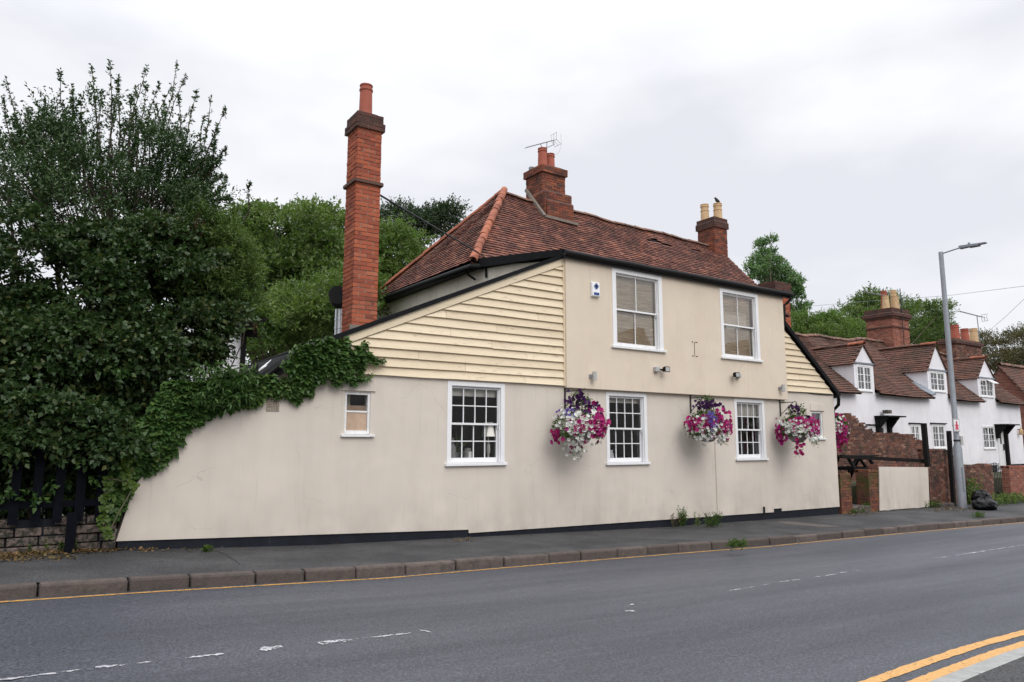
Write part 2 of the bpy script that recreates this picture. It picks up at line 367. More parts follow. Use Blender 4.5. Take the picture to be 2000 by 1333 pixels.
M['yellow2'] = worn('thick_yellow_line', (.60, .33, .11), .56, .70, 26)
M['whiteline'] = worn('worn_white_line', (.46, .46, .48), .5, .56, 9)
M['soil'] = paint('soil_and_grass', (.06, .065, .03), .95, .4, 1.5, dirt=(.09, .07, .045), bump=.5)

# ------------------------------------------------------------------ ground, road, pavements
xs = [-300, -60, -20, -8] + [x*.75-5 for x in range(0, 62)] + [46, 60, 90, 140, 300]
def sheet(y0f, y1f, off, mat, name, x0=-300, x1=300, zf=lambda x, y: 0):
    m = MB(); X = [x for x in xs if x0 <= x <= x1]
    for a, b in zip(X, X[1:]):
        m.face([(a, y0f(a), zp(a)+off+zf(a, y0f(a))), (b, y0f(b), zp(b)+off+zf(b, y0f(b))), (b, y1f(b), zp(b)+off+zf(b, y1f(b))), (a, y1f(a), zp(a)+off+zf(a, y1f(a)))])
    return struct(m.build(name, mat))
kp = [G(px, py, -.01) for px, py in [(0,1148),(330,1130),(700,1111),(1000,1092),(1300,1068),(1600,1043),(1800,1027),(2000,1011)]]
def kerby(x):
    P = [(p.x, p.y) for p in kp]
    if x <= P[0][0]: return P[0][1]
    for (a, b), (c, d) in zip(P, P[1:]):
        if x <= c: return b+(d-b)*(x-a)/(c-a)
    return P[-1][1]-(x-P[-1][0])*.02
kc = np.polyfit([p.x for p in kp], [p.y for p in kp], 2)
def kerby(x):
    x = max(-8, min(x, 30)); return kc[0]*x*x+kc[1]*x+kc[2]
KW = .15
def near(x): return 2.89-.045*max(0, 7.2-max(x, 3))**1.3
g = sheet(lambda x: -400, lambda x: 600, -.30, M['soil'], 'ground')
sheet(lambda x: near(x)-.02, lambda x: kerby(x)+.05, -.12, M['road'], 'road')
sheet(lambda x: kerby(x)+KW-.01, lambda x: 11.6, 0.0, M['pave'], 'pavement')
sheet(lambda x: -3., lambda x: near(x)-.14, -.055, M['pave'], 'near_pavement')
sheet(lambda x: 11.6, lambda x: 60, -.02, M['soil'], 'back_garden_ground', 18, 300)
# paler trench patch
m = MB(); q = [G(px, py, .004) for px, py in [(1500,1020),(1600,1030),(1650,1029),(1545,1018)]]; m.face(q); struct(m.build('pavement_patch', M['pave_patch']))
# kerb stones
m = MB(); x = -2.2; r_ = random.Random(3)
while x < 60:
    l_ = r_.uniform(.56, .84) if x < 30 else 2.5
    a, b = x+.006, x+l_-.006; j = r_.uniform(-.012, .012); jz = r_.uniform(-.008, .008)
    ya, yb = kerby(a)+j, kerby(b)+j; za, zb = zp(a)+jz, zp(b)+jz
    m.hexa([(a,ya-.012,za-.16),(b,yb-.012,zb-.16),(b,yb+KW,zb-.16),(a,ya+KW,za-.16),(a,ya,za+.008),(b,yb,zb+.008),(b,yb+KW,zb+.008),(a,ya+KW,za+.008)])
    x += l_
struct(m.build('kerb', M['kerb'], bevel=.03))
m = MB(); x = 3.2
while x < 60:
    l_ = .91; a, b = x+.004, x+l_-.004
    na, nb = near(a), near(b); m.hexa([(a,na-.17,zp(a)-.2),(b,nb-.17,zp(b)-.2),(b,nb,zp(b)-.2),(a,na,zp(a)-.2),(a,na-.17,zp(a)-.05),(b,nb-.17,zp(b)-.05),(b,nb-.01,zp(b)-.065),(a,na-.01,zp(a)-.065)]); x += l_
struct(m.build('near_kerb', M['concrete'], bevel=.012))
def stripe(name, yf, wdt, mat, x0, x1, jit=.004, step=.12, seed=1):
    m = MB(); r_ = random.Random(seed); x = x0; pa = None
    while x <= x1:
        c = yf(x)+r_.uniform(-1, 1)*jit*.4; w_ = wdt/2+r_.uniform(-1, 1)*jit
        p = ((x, c-w_, zp(x)-.116), (x, c+w_, zp(x)-.116))
        if pa: m.face([pa[0], p[0], p[1], pa[1]])
        pa = p; x += step
    return struct(m.build(name, mat))
stripe('yellow_line', lambda x: kerby(x)-.13, .065, M['yellow'], -3, 60, .007)
stripe('double_yellow_line', lambda x: near(x)+.31, .10, M['yellow2'], 2, 60, .006, .06, 2)
stripe('double_yellow_line', lambda x: near(x)+.11, .10, M['yellow2'], 2, 60, .006, .06, 3)
# worn centre line: what is left of the dashes
m = MB(); r_ = random.Random(5)
def dash(pts, wdt):
    P = [G(px, py, -.116) for px, py in pts]
    n = 14; pr = None
    for i in range(n+1):
        t = i/n*(len(P)-1); k = min(int(t), len(P)-2); p = P[k].lerp(P[k+1], t-k); w_ = wdt*r_.uniform(.35, 1.1)*(.3 if i in (0, n) else 1); o_ = r_.uniform(-.2, .2)*wdt
        z = zp(p.x)-.116; c = ((p.x, p.y-w_/2+o_, z), (p.x, p.y+w_/2+o_, z))
        if pr: m.face([pr[0], c[0], c[1], pr[1]])
        pr = c
for pts, w_ in [(q_, w0_*(.6 if q_[0][0] > 1400 else .85)) for q_, w0_ in [([(-20,1330),(40,1323),(172,1306)], .05), ([(186,1304),(250,1297)], .07), ([(268,1296),(312,1290)], .04), ([(362,1285),(438,1277)], .06), ([(508,1270),(552,1263)], .12), ([(512,1265),(548,1264)], .07),
                ([(622,1257),(680,1249)], .12), ([(665,1252),(803,1236)], .055), ([(820,1231),(840,1234)], .07), ([(1222,1194),(1240,1193)], .08), ([(1225,1183),(1238,1180)], .06),
                ([(1424,1154),(1475,1146)], .05), ([(1484,1144),(1502,1141)], .05), ([(1522,1137),(1562,1132)], .05), ([(1592,1127),(1603,1126)], .06), ([(1611,1125),(1634,1121)], .06), ([(1640,1119),(1656,1117)], .06), ([(1664,1116),(1680,1114)], .04),
                ([(1826,1090),(1848,1088)], .09), ([(1866,1085),(1893,1081)], .05), ([(1893,1081),(1925,1076)], .08), ([(1925,1076),(2010,1063)], .05)]]: dash(pts, w_)
for i in range(7):
    s_ = i*6+22
    a = V((s_, 5.45, 0)); 
    m.face([(s_, 5.4, zp(s_)-.116), (s_+3, 5.4, zp(s_+3)-.116), (s_+3, 5.48, zp(s_+3)-.116), (s_, 5.48, zp(s_)-.116)])
struct(m.build('centre_line', M['whiteline']))
# tarmac crack and surface seams on the pavement
m = MB()
for pts in [[(408,1070),(430,1079),(452,1090),(468,1102),(452,1112),(448,1120)], [(1340,1030),(1420,1042),(1480,1050)], [(1180,1040),(1260,1052),(1330,1058)], [(1760,1012),(1840,1022)]]:
    P = [G(px, py, .004) for px, py in pts]
    for a, b in zip(P, P[1:]):
        for k in range(5):
            p, q = a.lerp(b, k/5), a.lerp(b, (k+1)/5); j = V((0, r_.uniform(-.01, .01), 0)); w2 = V((.004, .006, 0))
            m.face([p-w2+j, q-w2+j, q+w2+j, p+w2+j])
struct(m.build('pavement_cracks', M['tar']))

# ------------------------------------------------------------------ builders: tiles, bricks, foliage
def tiles(mb, O, u, v, ulen, vlen, inside, gauge=.105, width=.165, seed=1, sag=lambda a, b: 0, rough=1., missing=lambda a, b: False):
    r_ = random.Random(seed); u = V(u).normalized(); v = V(v).normalized(); n = u.cross(v).normalized()
    if n.z < 0: n = -n
    O = V(O); rows = int(vlen/gauge)+1
    for j in range(rows):
        vv = j*gauge; off = (j % 2)*width*.5
        rowj = r_.uniform(-.008, .008)
        for i in range(-1, int(ulen/width)+2):
            uu = i*width+off
            if not inside(uu+width/2, vv+gauge/2) or missing(uu+width/2, vv+gauge/2): continue
            s0 = r_.uniform(-.004, .004)*rough+rowj; l0 = .034+r_.uniform(0, .008)*rough; l1 = .004
            tl = r_.uniform(-.003, .003)*rough; ln = gauge*1.3
            def P(a, b, h):
                return O+u*a+v*b+n*h+V((0, 0, sag(a, b)))
            a, b = uu+.003, uu+width-.003
            A = [P(a, vv+s0, l0-.018), P(b, vv+s0, l0-.018+tl), P(b, vv+ln, l1-.018), P(a, vv+ln, l1-.018)]
            B = [P(a, vv+s0, l0), P(b, vv+s0, l0+tl), P(b, vv+ln, l1), P(a, vv+ln, l1)]
            mb.add(A+B, [(4,5,6,7), (0,1,5,4), (1,2,6,5), (3,0,4,7)])
def halfround(mb, a, b, r0=.12, step=.33, seed=1, flat=1.):
    r_ = random.Random(seed); a = V(a); b = V(b); d = b-a; n = max(1, int(d.length/step)); dn = d.normalized()
    s_ = dn.cross(V((0,0,1))).normalized(); up_ = s_.cross(dn)
    for i in range(n):
        p = a+d*(i/n); q = a+d*((i+1)/n)+dn*.03; j = V((r_.uniform(-.01,.01), r_.uniform(-.01,.01), r_.uniform(-.008,.008)))
        ra, rb = r0*1.06, r0*.95; K = 9; vs = []
        for P_, rr in ((p, ra), (q, rb)):
            for k in range(K): t = math.pi*(-.05+1.1*k/(K-1)); vs.append(P_+j+s_*math.cos(t)*rr+up_*math.sin(t)*rr*flat)
        for P_, rr in ((p, ra-.02), (q, rb-.02)):
            for k in range(K): t = math.pi*(-.05+1.1*k/(K-1)); vs.append(P_+j+s_*math.cos(t)*rr+up_*math.sin(t)*rr*flat)
        fs = [(k, k+1, K+k+1, K+k) for k in range(K-1)]+[(k+1, k, 2*K+k, 2*K+k+1) for k in range(K-1)]+[(K+k, K+k+1, 3*K+k+1, 3*K+k) for k in range(K-1)]
        mb.add(vs, fs)
def bricks_face(mb, O, u, nrm, ulen, z0, z1, inside=None, seed=1, c=.075, L_=.225, d=.06, gap=.012, jit=.004, zf=None):
    r_ = random.Random(seed); O = V(O); u = V(u).normalized(); nrm = V(nrm).normalized(); rows = int(round((z1-z0)/c))
    for j in range(rows):
        a = -((j % 2)*L_/2)
        while a < ulen-1e-3:
            a0, a1 = max(a, 0), min(a+L_, ulen); a += L_
            if a1-a0 < .03: continue
            zc = z0+(j+.5)*c
            if inside and not inside((a0+a1)/2, zc): continue
            g0 = 0 if a0 == 0 else gap/2; g1 = 0 if a1 == ulen else gap/2
            p = r_.uniform(-jit, jit); za, zb = z0+j*c+gap/2, z0+(j+1)*c-gap/2
            q = [O+u*(a0+g0)+nrm*p, O+u*(a1-g1)+nrm*p, O+u*(a1-g1)-nrm*d, O+u*(a0+g0)-nrm*d]
            w_ = r_.uniform(-.002, .002)
            mb.hexa([V((t.x, t.y, za+w_)) for t in q]+[V((t.x, t.y, zb+w_)) for t in q])
def brick_stack(x0, x1, y0, y1, z0, z1, parent, mat, mortar, name='brickwork', seed=1, **kw):
    m = MB(); m.k = 0
    bricks_face(m, (x0,y0,0), (1,0,0), (0,-1,0), x1-x0, z0, z1, seed=seed, **kw)
    bricks_face(m, (x0,y1,0), (0,-1,0), (-1,0,0), y1-y0, z0, z1, seed=seed+1, **kw)
    bricks_face(m, (x1,y0,0), (0,1,0), (1,0,0), y1-y0, z0, z1, seed=seed+2, **kw)
    bricks_face(m, (x1,y1,0), (-1,0,0), (0,1,0), x1-x0, z0, z1, seed=seed+3, **kw)
    m.k = 1; m.box(x0+.012, x1-.012, y0+.012, y1-.012, z0, z1-.004)
    return m.build(name, [mat, mortar], parent)

def leaves_mesh(name, P, D, Nn, Ln, Wd, mat, parent=None, loc=None, lobed=False):
    """P base points, D leaf directions, Nn leaf normals (n,3); one folded leaf each."""
    n = len(P); off = np.array(V(loc) if loc is not None else (ROOTLOC.get(parent.name, V()) if parent else V()))
    D = D/np.linalg.norm(D, axis=1)[:, None]; S = np.cross(D, Nn); S /= (np.linalg.norm(S, axis=1)[:, None]+1e-9); U = np.cross(S, D)
    Ln = Ln[:, None]; Wd = Wd[:, None]
    if lobed:      # ivy-like five point leaf
        pts = [P, P+S*Wd*.5+D*Ln*.12+U*Ln*.1, P+S*Wd*.28+D*Ln*.55+U*Ln*.06, P+D*Ln, P-S*Wd*.28+D*Ln*.55+U*Ln*.06, P-S*Wd*.5+D*Ln*.12+U*Ln*.1, P+D*Ln*.45]
        tri = [(0,1,6), (1,2,6), (2,3,6), (3,4,6), (4,5,6), (5,0,6)]
    else:
        pts = [P, P+S*Wd*.5+D*Ln*.45+U*Ln*.1, P+D*Ln-U*Ln*.08, P-S*Wd*.5+D*Ln*.45+U*Ln*.1]
        tri = [(0,1,2), (0,2,3)]
    k = len(pts); vs = (np.stack(pts, 1)-off).reshape(-1, 3)
    T = np.array(tri); F = (np.arange(n)[:, None, None]*k+T[None]).reshape(-1, 3)
    me = bpy.data.meshes.new(name); me.vertices.add(len(vs)); me.vertices.foreach_set('co', vs.ravel())
    me.loops.add(F.size); me.loops.foreach_set('vertex_index', F.ravel().astype(np.int32))
    me.polygons.add(len(F)); me.polygons.foreach_set('loop_start', (np.arange(len(F))*3).astype(np.int32))
    try: me.polygons.foreach_set('loop_total', np.full(len(F), 3, dtype=np.int32))
    except Exception: pass
    me.materials.append(mat); me.update(calc_edges=True); me.validate()
    o = bpy.data.objects.new(name, me); col.objects.link(o)
    if parent: o.parent = parent; ROOTLOC[o.name] = V(off)
    else: o.location = V(off)
    return o
def sprigs(rng, C, D, length, per, spread=.5, llen=.07, lw=.035, droop=0., upn=.6):
    """leaf arrays for sprigs starting at C going along D."""
    n = len(C); t = (np.arange(per)+.5)/per
    Dn = D/np.linalg.norm(D, axis=1)[:, None]
    L_ = length*rng.uniform(.6, 1.3, n)
    P = C[:, None]+Dn[:, None]*(t[None, :, None]*L_[:, None, None]); P[..., 2] -= droop*(t[None]**2)*L_[:, None]
    P = P.reshape(-1, 3); m_ = len(P); rd = rng.normal(size=(m_, 3)); rd /= np.linalg.norm(rd, axis=1)[:, None]
    DD = np.repeat(Dn, per, 0)*.7+rd*(spread+.35); DD[:, 2] -= droop*.6
    Nn = rng.normal(size=(m_, 3))*.55; Nn[:, 2] += upn
    s_ = rng.uniform(.65, 1.25, m_)
    return P, DD, Nn, llen*s_, lw*s_
def cat(L_): return [np.concatenate([a[i] for a in L_]) for i in range(5)]
def clumps(rng, env, n, r0, r1, shell=.55):
    """clump centres inside envelope ellipsoids env=[(centre,(rx,ry,rz),weight)]"""
    W = np.array([e_[2] for e_ in env], float); W /= W.sum(); out_ = []
    for i in range(n):
        c, r_, _ = env[rng.choice(len(env), p=W)]; d = rng.normal(size=3); d /= np.linalg.norm(d)
        f = rng.uniform(shell, 1.)**.7
        out_.append((np.array(c)+d*np.array(r_)*f, rng.uniform(r0, r1), d))
    return out_
def crown(rng, cl, per_clump, length, per, llen, lw, droop=.1, flat=.75, up=.35, out_=.8):
    A = []
    for c, r_, d in cl:
        n = max(4, int(per_clump*(r_**2)/(cl_mean(cl)**2)))
        q = rng.normal(size=(n, 3)); q /= np.linalg.norm(q, axis=1)[:, None]; q[:, 2] = np.where(q[:, 2] < -.3, -q[:, 2]*.7, q[:, 2])
        pos = c+q*r_*np.array([1, 1, flat])*rng.uniform(.35, 1., n)[:, None]
        D = q*out_+d*.35+np.array([0, 0, up])+rng.normal(size=(n, 3))*.35
        A.append(sprigs(rng, pos, D, length, per, .5, llen, lw, droop))
    return cat(A)
def cl_mean(cl): return sum(c[1] for c in cl)/len(cl)
def limbs(mb, rng, base, top, r0, cl, nl=14, bend=.3):
    base = np.array(base); top = np.array(top)
    pts = [base+(top-base)*t+np.array([rng.normal()*bend*.3*t, rng.normal()*bend*.3*t, 0]) for t in np.linspace(0, 1, 7)]
    mb.tube(pts, [r0*(1-.8*t) for t in np.linspace(0, 1, 7)], 9)
    idx = rng.choice(len(cl), min(nl, len(cl)), replace=False)
    for i in idx:
        c = cl[i][0]; t = rng.uniform(.25, .85); s_ = base+(top-base)*t
        if c[2] < s_[2]: s_ = base+(top-base)*.25
        md = (s_+c)/2+rng.normal(size=3)*bend*.4; md[2] += .1
        mb.tube([s_, s_*.6+md*.4+rng.normal(size=3)*.02, md, md*.4+c*.6, c], [r0*.4*(1-t_*.85)*(1-t*.5) for t_ in (0, .25, .5, .75, 1)], 6)
def make_tree(name, label, cat_, base, top, env, n, r0, r1, per_clump, length, per, llen, lw, mat, tr=.2, seed=1, group=None, droop=.1, up=.35, shell=.5, nl=16, flat=.75, bend=.5):
    rng = np.random.default_rng(seed); t = thing(name, label, cat_, base, group)
    cl = clumps(rng, env, n, r0, r1, shell)
    a = crown(rng, cl, per_clump, length, per, llen, lw, droop, flat, up)
    leaves_mesh('crown', *a, mat, t)
    m = MB(); limbs(m, rng, base, top, tr, cl, nl, bend); m.build('trunk', M['bark'], t, smooth=True)
    return t, cl, rng

# ------------------------------------------------------------------ the pub
D = 11.2
pub = thing('pub', 'long cream rendered pub with weatherboarded ends, red tiled hipped roof and tall brick chimney', 'pub', (9, D, 0))
W1 = (6.29, 7.50, 1.27, 2.755); W2 = (9.99, 11.14, 1.23, 2.715); W3 = (14.0, 15.11, 1.27, 2.715)
W0 = (4.40, 4.86, 1.77, 2.50); W4 = (17.04, 17.54, 1.77, 2.50)
U1 = (10.13, 11.60, 3.62, 5.325); U2 = (13.52, 14.93, 3.62, 5.305)
def rect(w_, e=0.0): return [(w_[0]+e, w_[2]+e), (w_[1]-e, w_[2]+e), (w_[1]-e, w_[3]-e), (w_[0]+e, w_[3]-e)]
vz = lambda x: 3.40+(x-4.36)*.4335          # left verge line
vr = lambda x: 4.62-(x-16.05)*.775          # right verge line
outer = [(1.28,.37), (6.75,.17), (6.76,.11), (11.6,.065), (15.30,.03), (15.30,.11), (15.62,.11), (15.62,.04), (18.06,.03), (18.09,2.98), (16.05,4.58), (15.9,5.345), (8.95,5.345), (4.36,3.36), (4.25,2.78), (3.8,2.6), (3.15,2.47), (2.57,2.19), (2.0,1.78), (1.67,1.39), (1.45,1.09)]
m = MB(); m.prism(outer, D, D+.25, [rect(W1,.01), rect(W2,.01), rect(W3,.01), rect(W0,.01), rect(W4,.01), rect(U1,.02), rect(U2,.02)]); m.build('front_wall', M['render_low'], pub)
m = MB(); m.prism([(8.9,2.745), (15.95,2.745), (15.95,5.36), (8.9,5.36)], D-.1, D-.004, [rect(U1,.01), rect(U2,.01)])
m.build('upper_wall', M['render_up'], pub, bevel=.006)
m = MB()
for a, b in zip([1.3, 4, 6.77, 9, 11.6, 14, 16, 18.04], [4, 6.75, 9, 11.6, 14, 16, 18.04]):
    m.hexa([(a,D+.022,zp(a)-.3),(b,D+.022,zp(b)-.3),(b,D+.3,zp(b)-.3),(a,D+.3,zp(a)-.3),(a,D+.022,.42),(b,D+.022,.42),(b,D+.24,.42),(a,D+.24,.42)])
m.build('plinth', M['tar'], pub)
# weatherboarding, left and right
def boards(name, x0f, x1f, z0, z1, seed, xs0, xs1):
    m = MB(); r_ = random.Random(seed); gz = .1545; z = z0; j = 0
    while z < z1:
        zt = min(z+gz+.02, z1+.02); xa, xb = x0f(z), x1f(z); xta, xtb = x0f(zt), x1f(zt)
        if xb-xa < .12: break
        cuts = [xa]+([r_.uniform(xa+.4, xb-.4)] if xb-xa > 1.6 and r_.random() < .7 else [])+[xb]; r0f, r1f = xta, xtb
        for ci in range(len(cuts)-1):
            ca, cb_ = cuts[ci]+(.003 if ci else 0), cuts[ci+1]-(.003 if ci < len(cuts)-2 else 0); first, last = ci == 0, ci == len(cuts)-2
            n = max(1, int((cb_-ca)/.7)); vs = []; fs = []; o_ = r_.uniform(-.003, .003)
            for i in range(n+1):
                bx = ca+(cb_-ca)*i/n; q1, q2, bw_ = r_.uniform(-.005, .005), r_.uniform(-.003, .003), r_.uniform(-.0, .004)
                tx = min(max(bx, xta), xtb); bz = z+q1+o_
                vs += [(bx, D-.056+q2, bz), (bx, D-.004, bz), (tx, D-.010, zt), (tx, D-.004, zt)]
            for i in range(n):
                a_, b_ = i*4, i*4+4; fs += [(a_, b_, b_+2, a_+2), (a_+1, b_+1, b_, a_), (a_+2, b_+2, b_+3, a_+3)]
            fs += [(0, 2, 3, 1), (n*4, n*4+1, n*4+3, n*4+2)]; m.add(vs, fs)
        vs, fs = [], []
        m.add(vs, fs); z += gz
    return m.build(name, M['board'], pub)
boards('weatherboarding', lambda z: max(4.40, 4.36+(z+.16-3.40)/.4335), lambda z: 8.9, 2.785, 5.24, 1, 0, 0)
boards('weatherboarding', lambda z: 15.96, lambda z: min(18.0, 16.05-(z+.10-4.62)/.775), 2.97, 4.5, 2, 0, 0)
m = MB()
m.add([(4.33,D-.064,3.24),(8.9,D-.064,5.215),(8.9,D-.064,5.355),(4.33,D-.064,3.385),(4.33,D-.004,3.24),(8.9,D-.004,5.215),(8.9,D-.004,5.355),(4.33,D-.004,3.385)],
      [(0,1,2,3),(7,6,5,4),(0,4,5,1),(1,5,6,2),(2,6,7,3),(3,7,4,0)])
m.build('verge_board', M['board'], pub)
m = MB(); m.box(8.87, 8.9, D-.06, D-.005, 2.78, 5.22); m.build('corner_board', M['board'], pub)
m = MB(); m.box(15.953, 15.985, D-.06, D-.005, 2.97, 4.6); m.build('corner_board', M['board'], pub)
# lean-to roofs (felted), verges, flat roof behind the upper wall
m = MB()
def slab(a, b, y0, y1, th):
    m.hexa([(a[0],y0,a[1]-th),(b[0],y0,b[1]-th),(b[0],y1,b[1]-th),(a[0],y1,a[1]-th),(a[0],y0,a[1]),(b[0],y0,b[1]),(b[0],y1,b[1]),(a[0],y1,a[1])])
slab((4.12,3.34), (8.89,5.41), D-.08, 16.4, .05)
m.bar((4.12,D-.09,3.325), (8.85,D-.09,5.385), .03, .075); m.build('lean_to_roof', M['felt'], pub); m = MB()
slab((16.0,4.74), (18.22,2.98), D-.08, 16.0, .055)
m.bar((15.97,D-.09,4.72), (18.24,D-.09,2.945), .04, .10)
m.build('lean_to_roof', M['felt'], pub)
m = MB()
# flashing that rises from the corner of the upper wall back to the main eaves
m.hexa([(8.80,11.02,5.37),(8.95,11.02,5.37),(8.95,14.4,5.80),(8.80,14.4,5.80),(8.80,11.02,5.50),(8.95,11.02,5.50),(8.95,14.4,6.02),(8.80,14.4,6.02)])
m.hexa([(8.951,11.02,5.40),(16.1,11.02,5.40),(16.1,14.5,5.8),(8.951,14.5,5.8),(8.951,11.02,5.46),(16.1,11.02,5.46),(16.1,14.5,5.88),(8.951,14.5,5.88)])
m.build('flat_roof_felt', M['felt'], pub)
m = MB(); r_ = random.Random(9); xx = 8.8; pr = None
pts = []
while xx <= 16.2: pts.append((xx, 11.0, 5.425+r_.uniform(-.006, .006))); xx += .6
pts.append((16.2, 11.0, 5.42))
m.tube(pts, .062, 10); m.bar((8.8,11.035,5.40), (16.12,11.035,5.40), .05, .14); m.tube([(16.1,11.0,5.40),(16.13,11.0,5.3),(16.1,11.08,5.22),(16.02,11.12,5.15),(16.02,11.14,4.7)], .035, 8)
m.build('gutter', M['black'], pub, smooth=True)
# main block walls
m = MB(); m.prism([(11.46,0),(20.2,0),(20.2,5.95),(14.4,5.85),(11.46,5.38)], 8.97, 9.15, axis='x'); m.build('side_wall', M['side'], pub)
m = MB(); m.prism([(14.62,-.3),(20.2,-.3),(20.2,5.9),(17.2,8.65),(14.62,5.75)], 20.6, 20.8, axis='x'); m.box(9.16, 20.59, 14.6, 14.8, 4.0, 5.75); m.box(16.0, 20.59, 14.6, 14.8, -.3, 3.99); m.box(8.96, 20.8, 20.21, 20.4, -.1, 5.9)
m.build('rear_wall', M['side'], pub)
m = MB(); m.box(17.86, 18.04, D+.26, 16, -.3, 2.95); m.build('end_wall', M['render_low'], pub)
m = MB(); m.box(4.42, 4.6, D+.26, 16.2, 0, 3.35); m.build('end_wall', M['render_low'], pub)
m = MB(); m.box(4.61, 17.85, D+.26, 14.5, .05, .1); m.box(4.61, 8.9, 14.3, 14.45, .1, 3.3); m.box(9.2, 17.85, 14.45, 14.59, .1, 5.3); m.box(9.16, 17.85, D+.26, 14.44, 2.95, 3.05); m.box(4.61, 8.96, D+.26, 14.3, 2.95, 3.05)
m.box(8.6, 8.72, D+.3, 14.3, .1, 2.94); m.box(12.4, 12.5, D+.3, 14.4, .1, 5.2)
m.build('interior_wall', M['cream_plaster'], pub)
# main roof
wob = lambda a, b: .018*math.sin(a*1.7+b*1.1)+.014*math.sin(a*3.9-b*2.3)
VL = math.hypot(2.85, 3.2)
sagF = lambda a, b: (-.27*(a/12.3)-.05*math.sin(math.pi*a/12.3))*(b/VL)+wob(a, b)*(b/VL)
holes_ = [(8.55, 3.62, .33, .13), (8.95, 3.5, .26, .09), (10.6, 3.55, .35, .07), (6.0, 2.2, .16, .08)]
miss = lambda a, b: any(((a-h[0])/h[2])**2+((b-h[1])/h[3])**2 < 1 for h in holes_[:3])
def deck(m, O, u, v, Lf, Rf, vlen, sag, h=-.03, nv=14, nu=14):
    O = V(O); u = V(u).normalized(); v = V(v).normalized(); n = u.cross(v).normalized()
    if n.z < 0: n = -n
    def P(i, j):
        b = vlen*j/nv; a = Lf(b)+(Rf(b)-Lf(b))*i/nu; return O+u*a+v*b+n*h+V((0, 0, sag(a, b)))
    for i in range(nu):
        for j in range(nv): m.face([P(i, j), P(i+1, j), P(i+1, j+1), P(i, j+1)])
m = MB(); OF = (8.7, 14.35, 5.85)
tiles(m, OF, (1,0,0), (0,2.85,3.2), 12.3, VL, lambda a, b: a > b*2.8/VL and a < 12.28 and b < VL-.05, seed=11, sag=sagF, missing=miss, gauge=.122)
sagH = lambda a, b: wob(a, b)*(b/4.25)
tiles(m, (8.7,20.25,5.95), (0,-1,0), (2.8,0,3.12), 5.9, 4.19, lambda a, b: a > b*3.05/4.19 and (5.9-a) > b*2.85/4.19, seed=12, sag=sagH, gauge=.122)
m.k = 1
deck(m, OF, (1,0,0), (0,2.85,3.2), lambda b: b*2.8/VL, lambda b: 12.28, VL, sagF)
deck(m, (8.7,20.25,5.95), (0,-1,0), (2.8,0,3.12), lambda b: b*3.05/4.19, lambda b: 5.9-b*2.85/4.19, 4.19, sagH)
m.k = 0
deck(m, (8.7,20.3,5.9), (1,0,0), (0,-3.1,3.15), lambda b: b*2.8/4.42, lambda b: 12.28, 4.42, lambda a, b: sagF(a, b)*.95, 0)
m.k = 1; m.box(17.0, 17.9, 16.70, 16.72, 8.2, 8.25)
roof = m.build('roof', [M['tile'], M['felt']], pub)
m = MB(); halfround(m, (8.66,14.28,5.93), (11.5,17.2,9.10), .105, .30, 3); m.build('hip_tiles', M['tile_orange'], roof)
m = MB(); halfround(m, (8.66,20.3,6.0), (11.5,17.2,9.10), .08, .30, 4); m.build('hip_tiles', M['tile_orange'], roof)
m = MB(); pz = lambda x: 9.05+sagF(x-8.7, VL)+.015
xx = 11.45
while xx < 20.85: halfround(m, (xx,17.2,pz(xx)), (xx+.44,17.2,pz(xx+.44)), .11, .44, int(xx*10), .7); xx += .44
m.build('ridge_tiles', M['ridge_tile'], roof)
m = MB()   # verge tiles at the right gable
for k in range(40):
    b = k*.108; p = V(OF)+V((12.25, 2.85*b/VL, 3.2*b/VL+sagF(12.25, b))); m.box(p.x-.1, p.x+.07, p.y, p.y+.12, p.z-.03, p.z+.03)
m.build('verge_tiles', M['tile'], roof)
m = MB(); m.tube([(8.68,20.3,5.86),(8.66,17,5.84),(8.66,14.3,5.80),(8.9,14.2,5.8)], .07, 10); m.box(8.70, 8.96, 14.32, 20.2, 5.80, 5.86)
m.tube([(8.62,14.6,5.8),(8.75,14.6,5.65),(8.9,14.55,5.55)], .03, 6); m.tube([(8.93,14.15,5.85),(8.93,14.12,5.52)], .028, 6)
m.build('eaves_gutter', M['black'], pub, smooth=True)

def pot(parent, c, h, r0, mat, bands=(.86,), name='chimney_pot', r1=None):
    m = MB(); r1 = r1 or r0*.9; pr = [(r0*1.02, 0), (r0, h*.05)]
    z = h*.05
    for b in bands: pr += [(r0+(r1-r0)*b, h*b), (r1*1.14, h*b+.012), (r1*1.14, h*b+.04), (r1, h*b+.05)]
    pr += [(r1, h*.95), (r1*1.1, h*.965), (r1*1.1, h), (r1*.82, h), (r1*.8, h*.7)]
    m.lathe(c, pr, 18, cap=False); m.face([(c[0]+r1*.8*math.cos(-k*.35), c[1]+r1*.8*math.sin(-k*.35), c[2]+h*.72) for k in range(18)])
    return m.build(name, mat, parent, smooth=True)
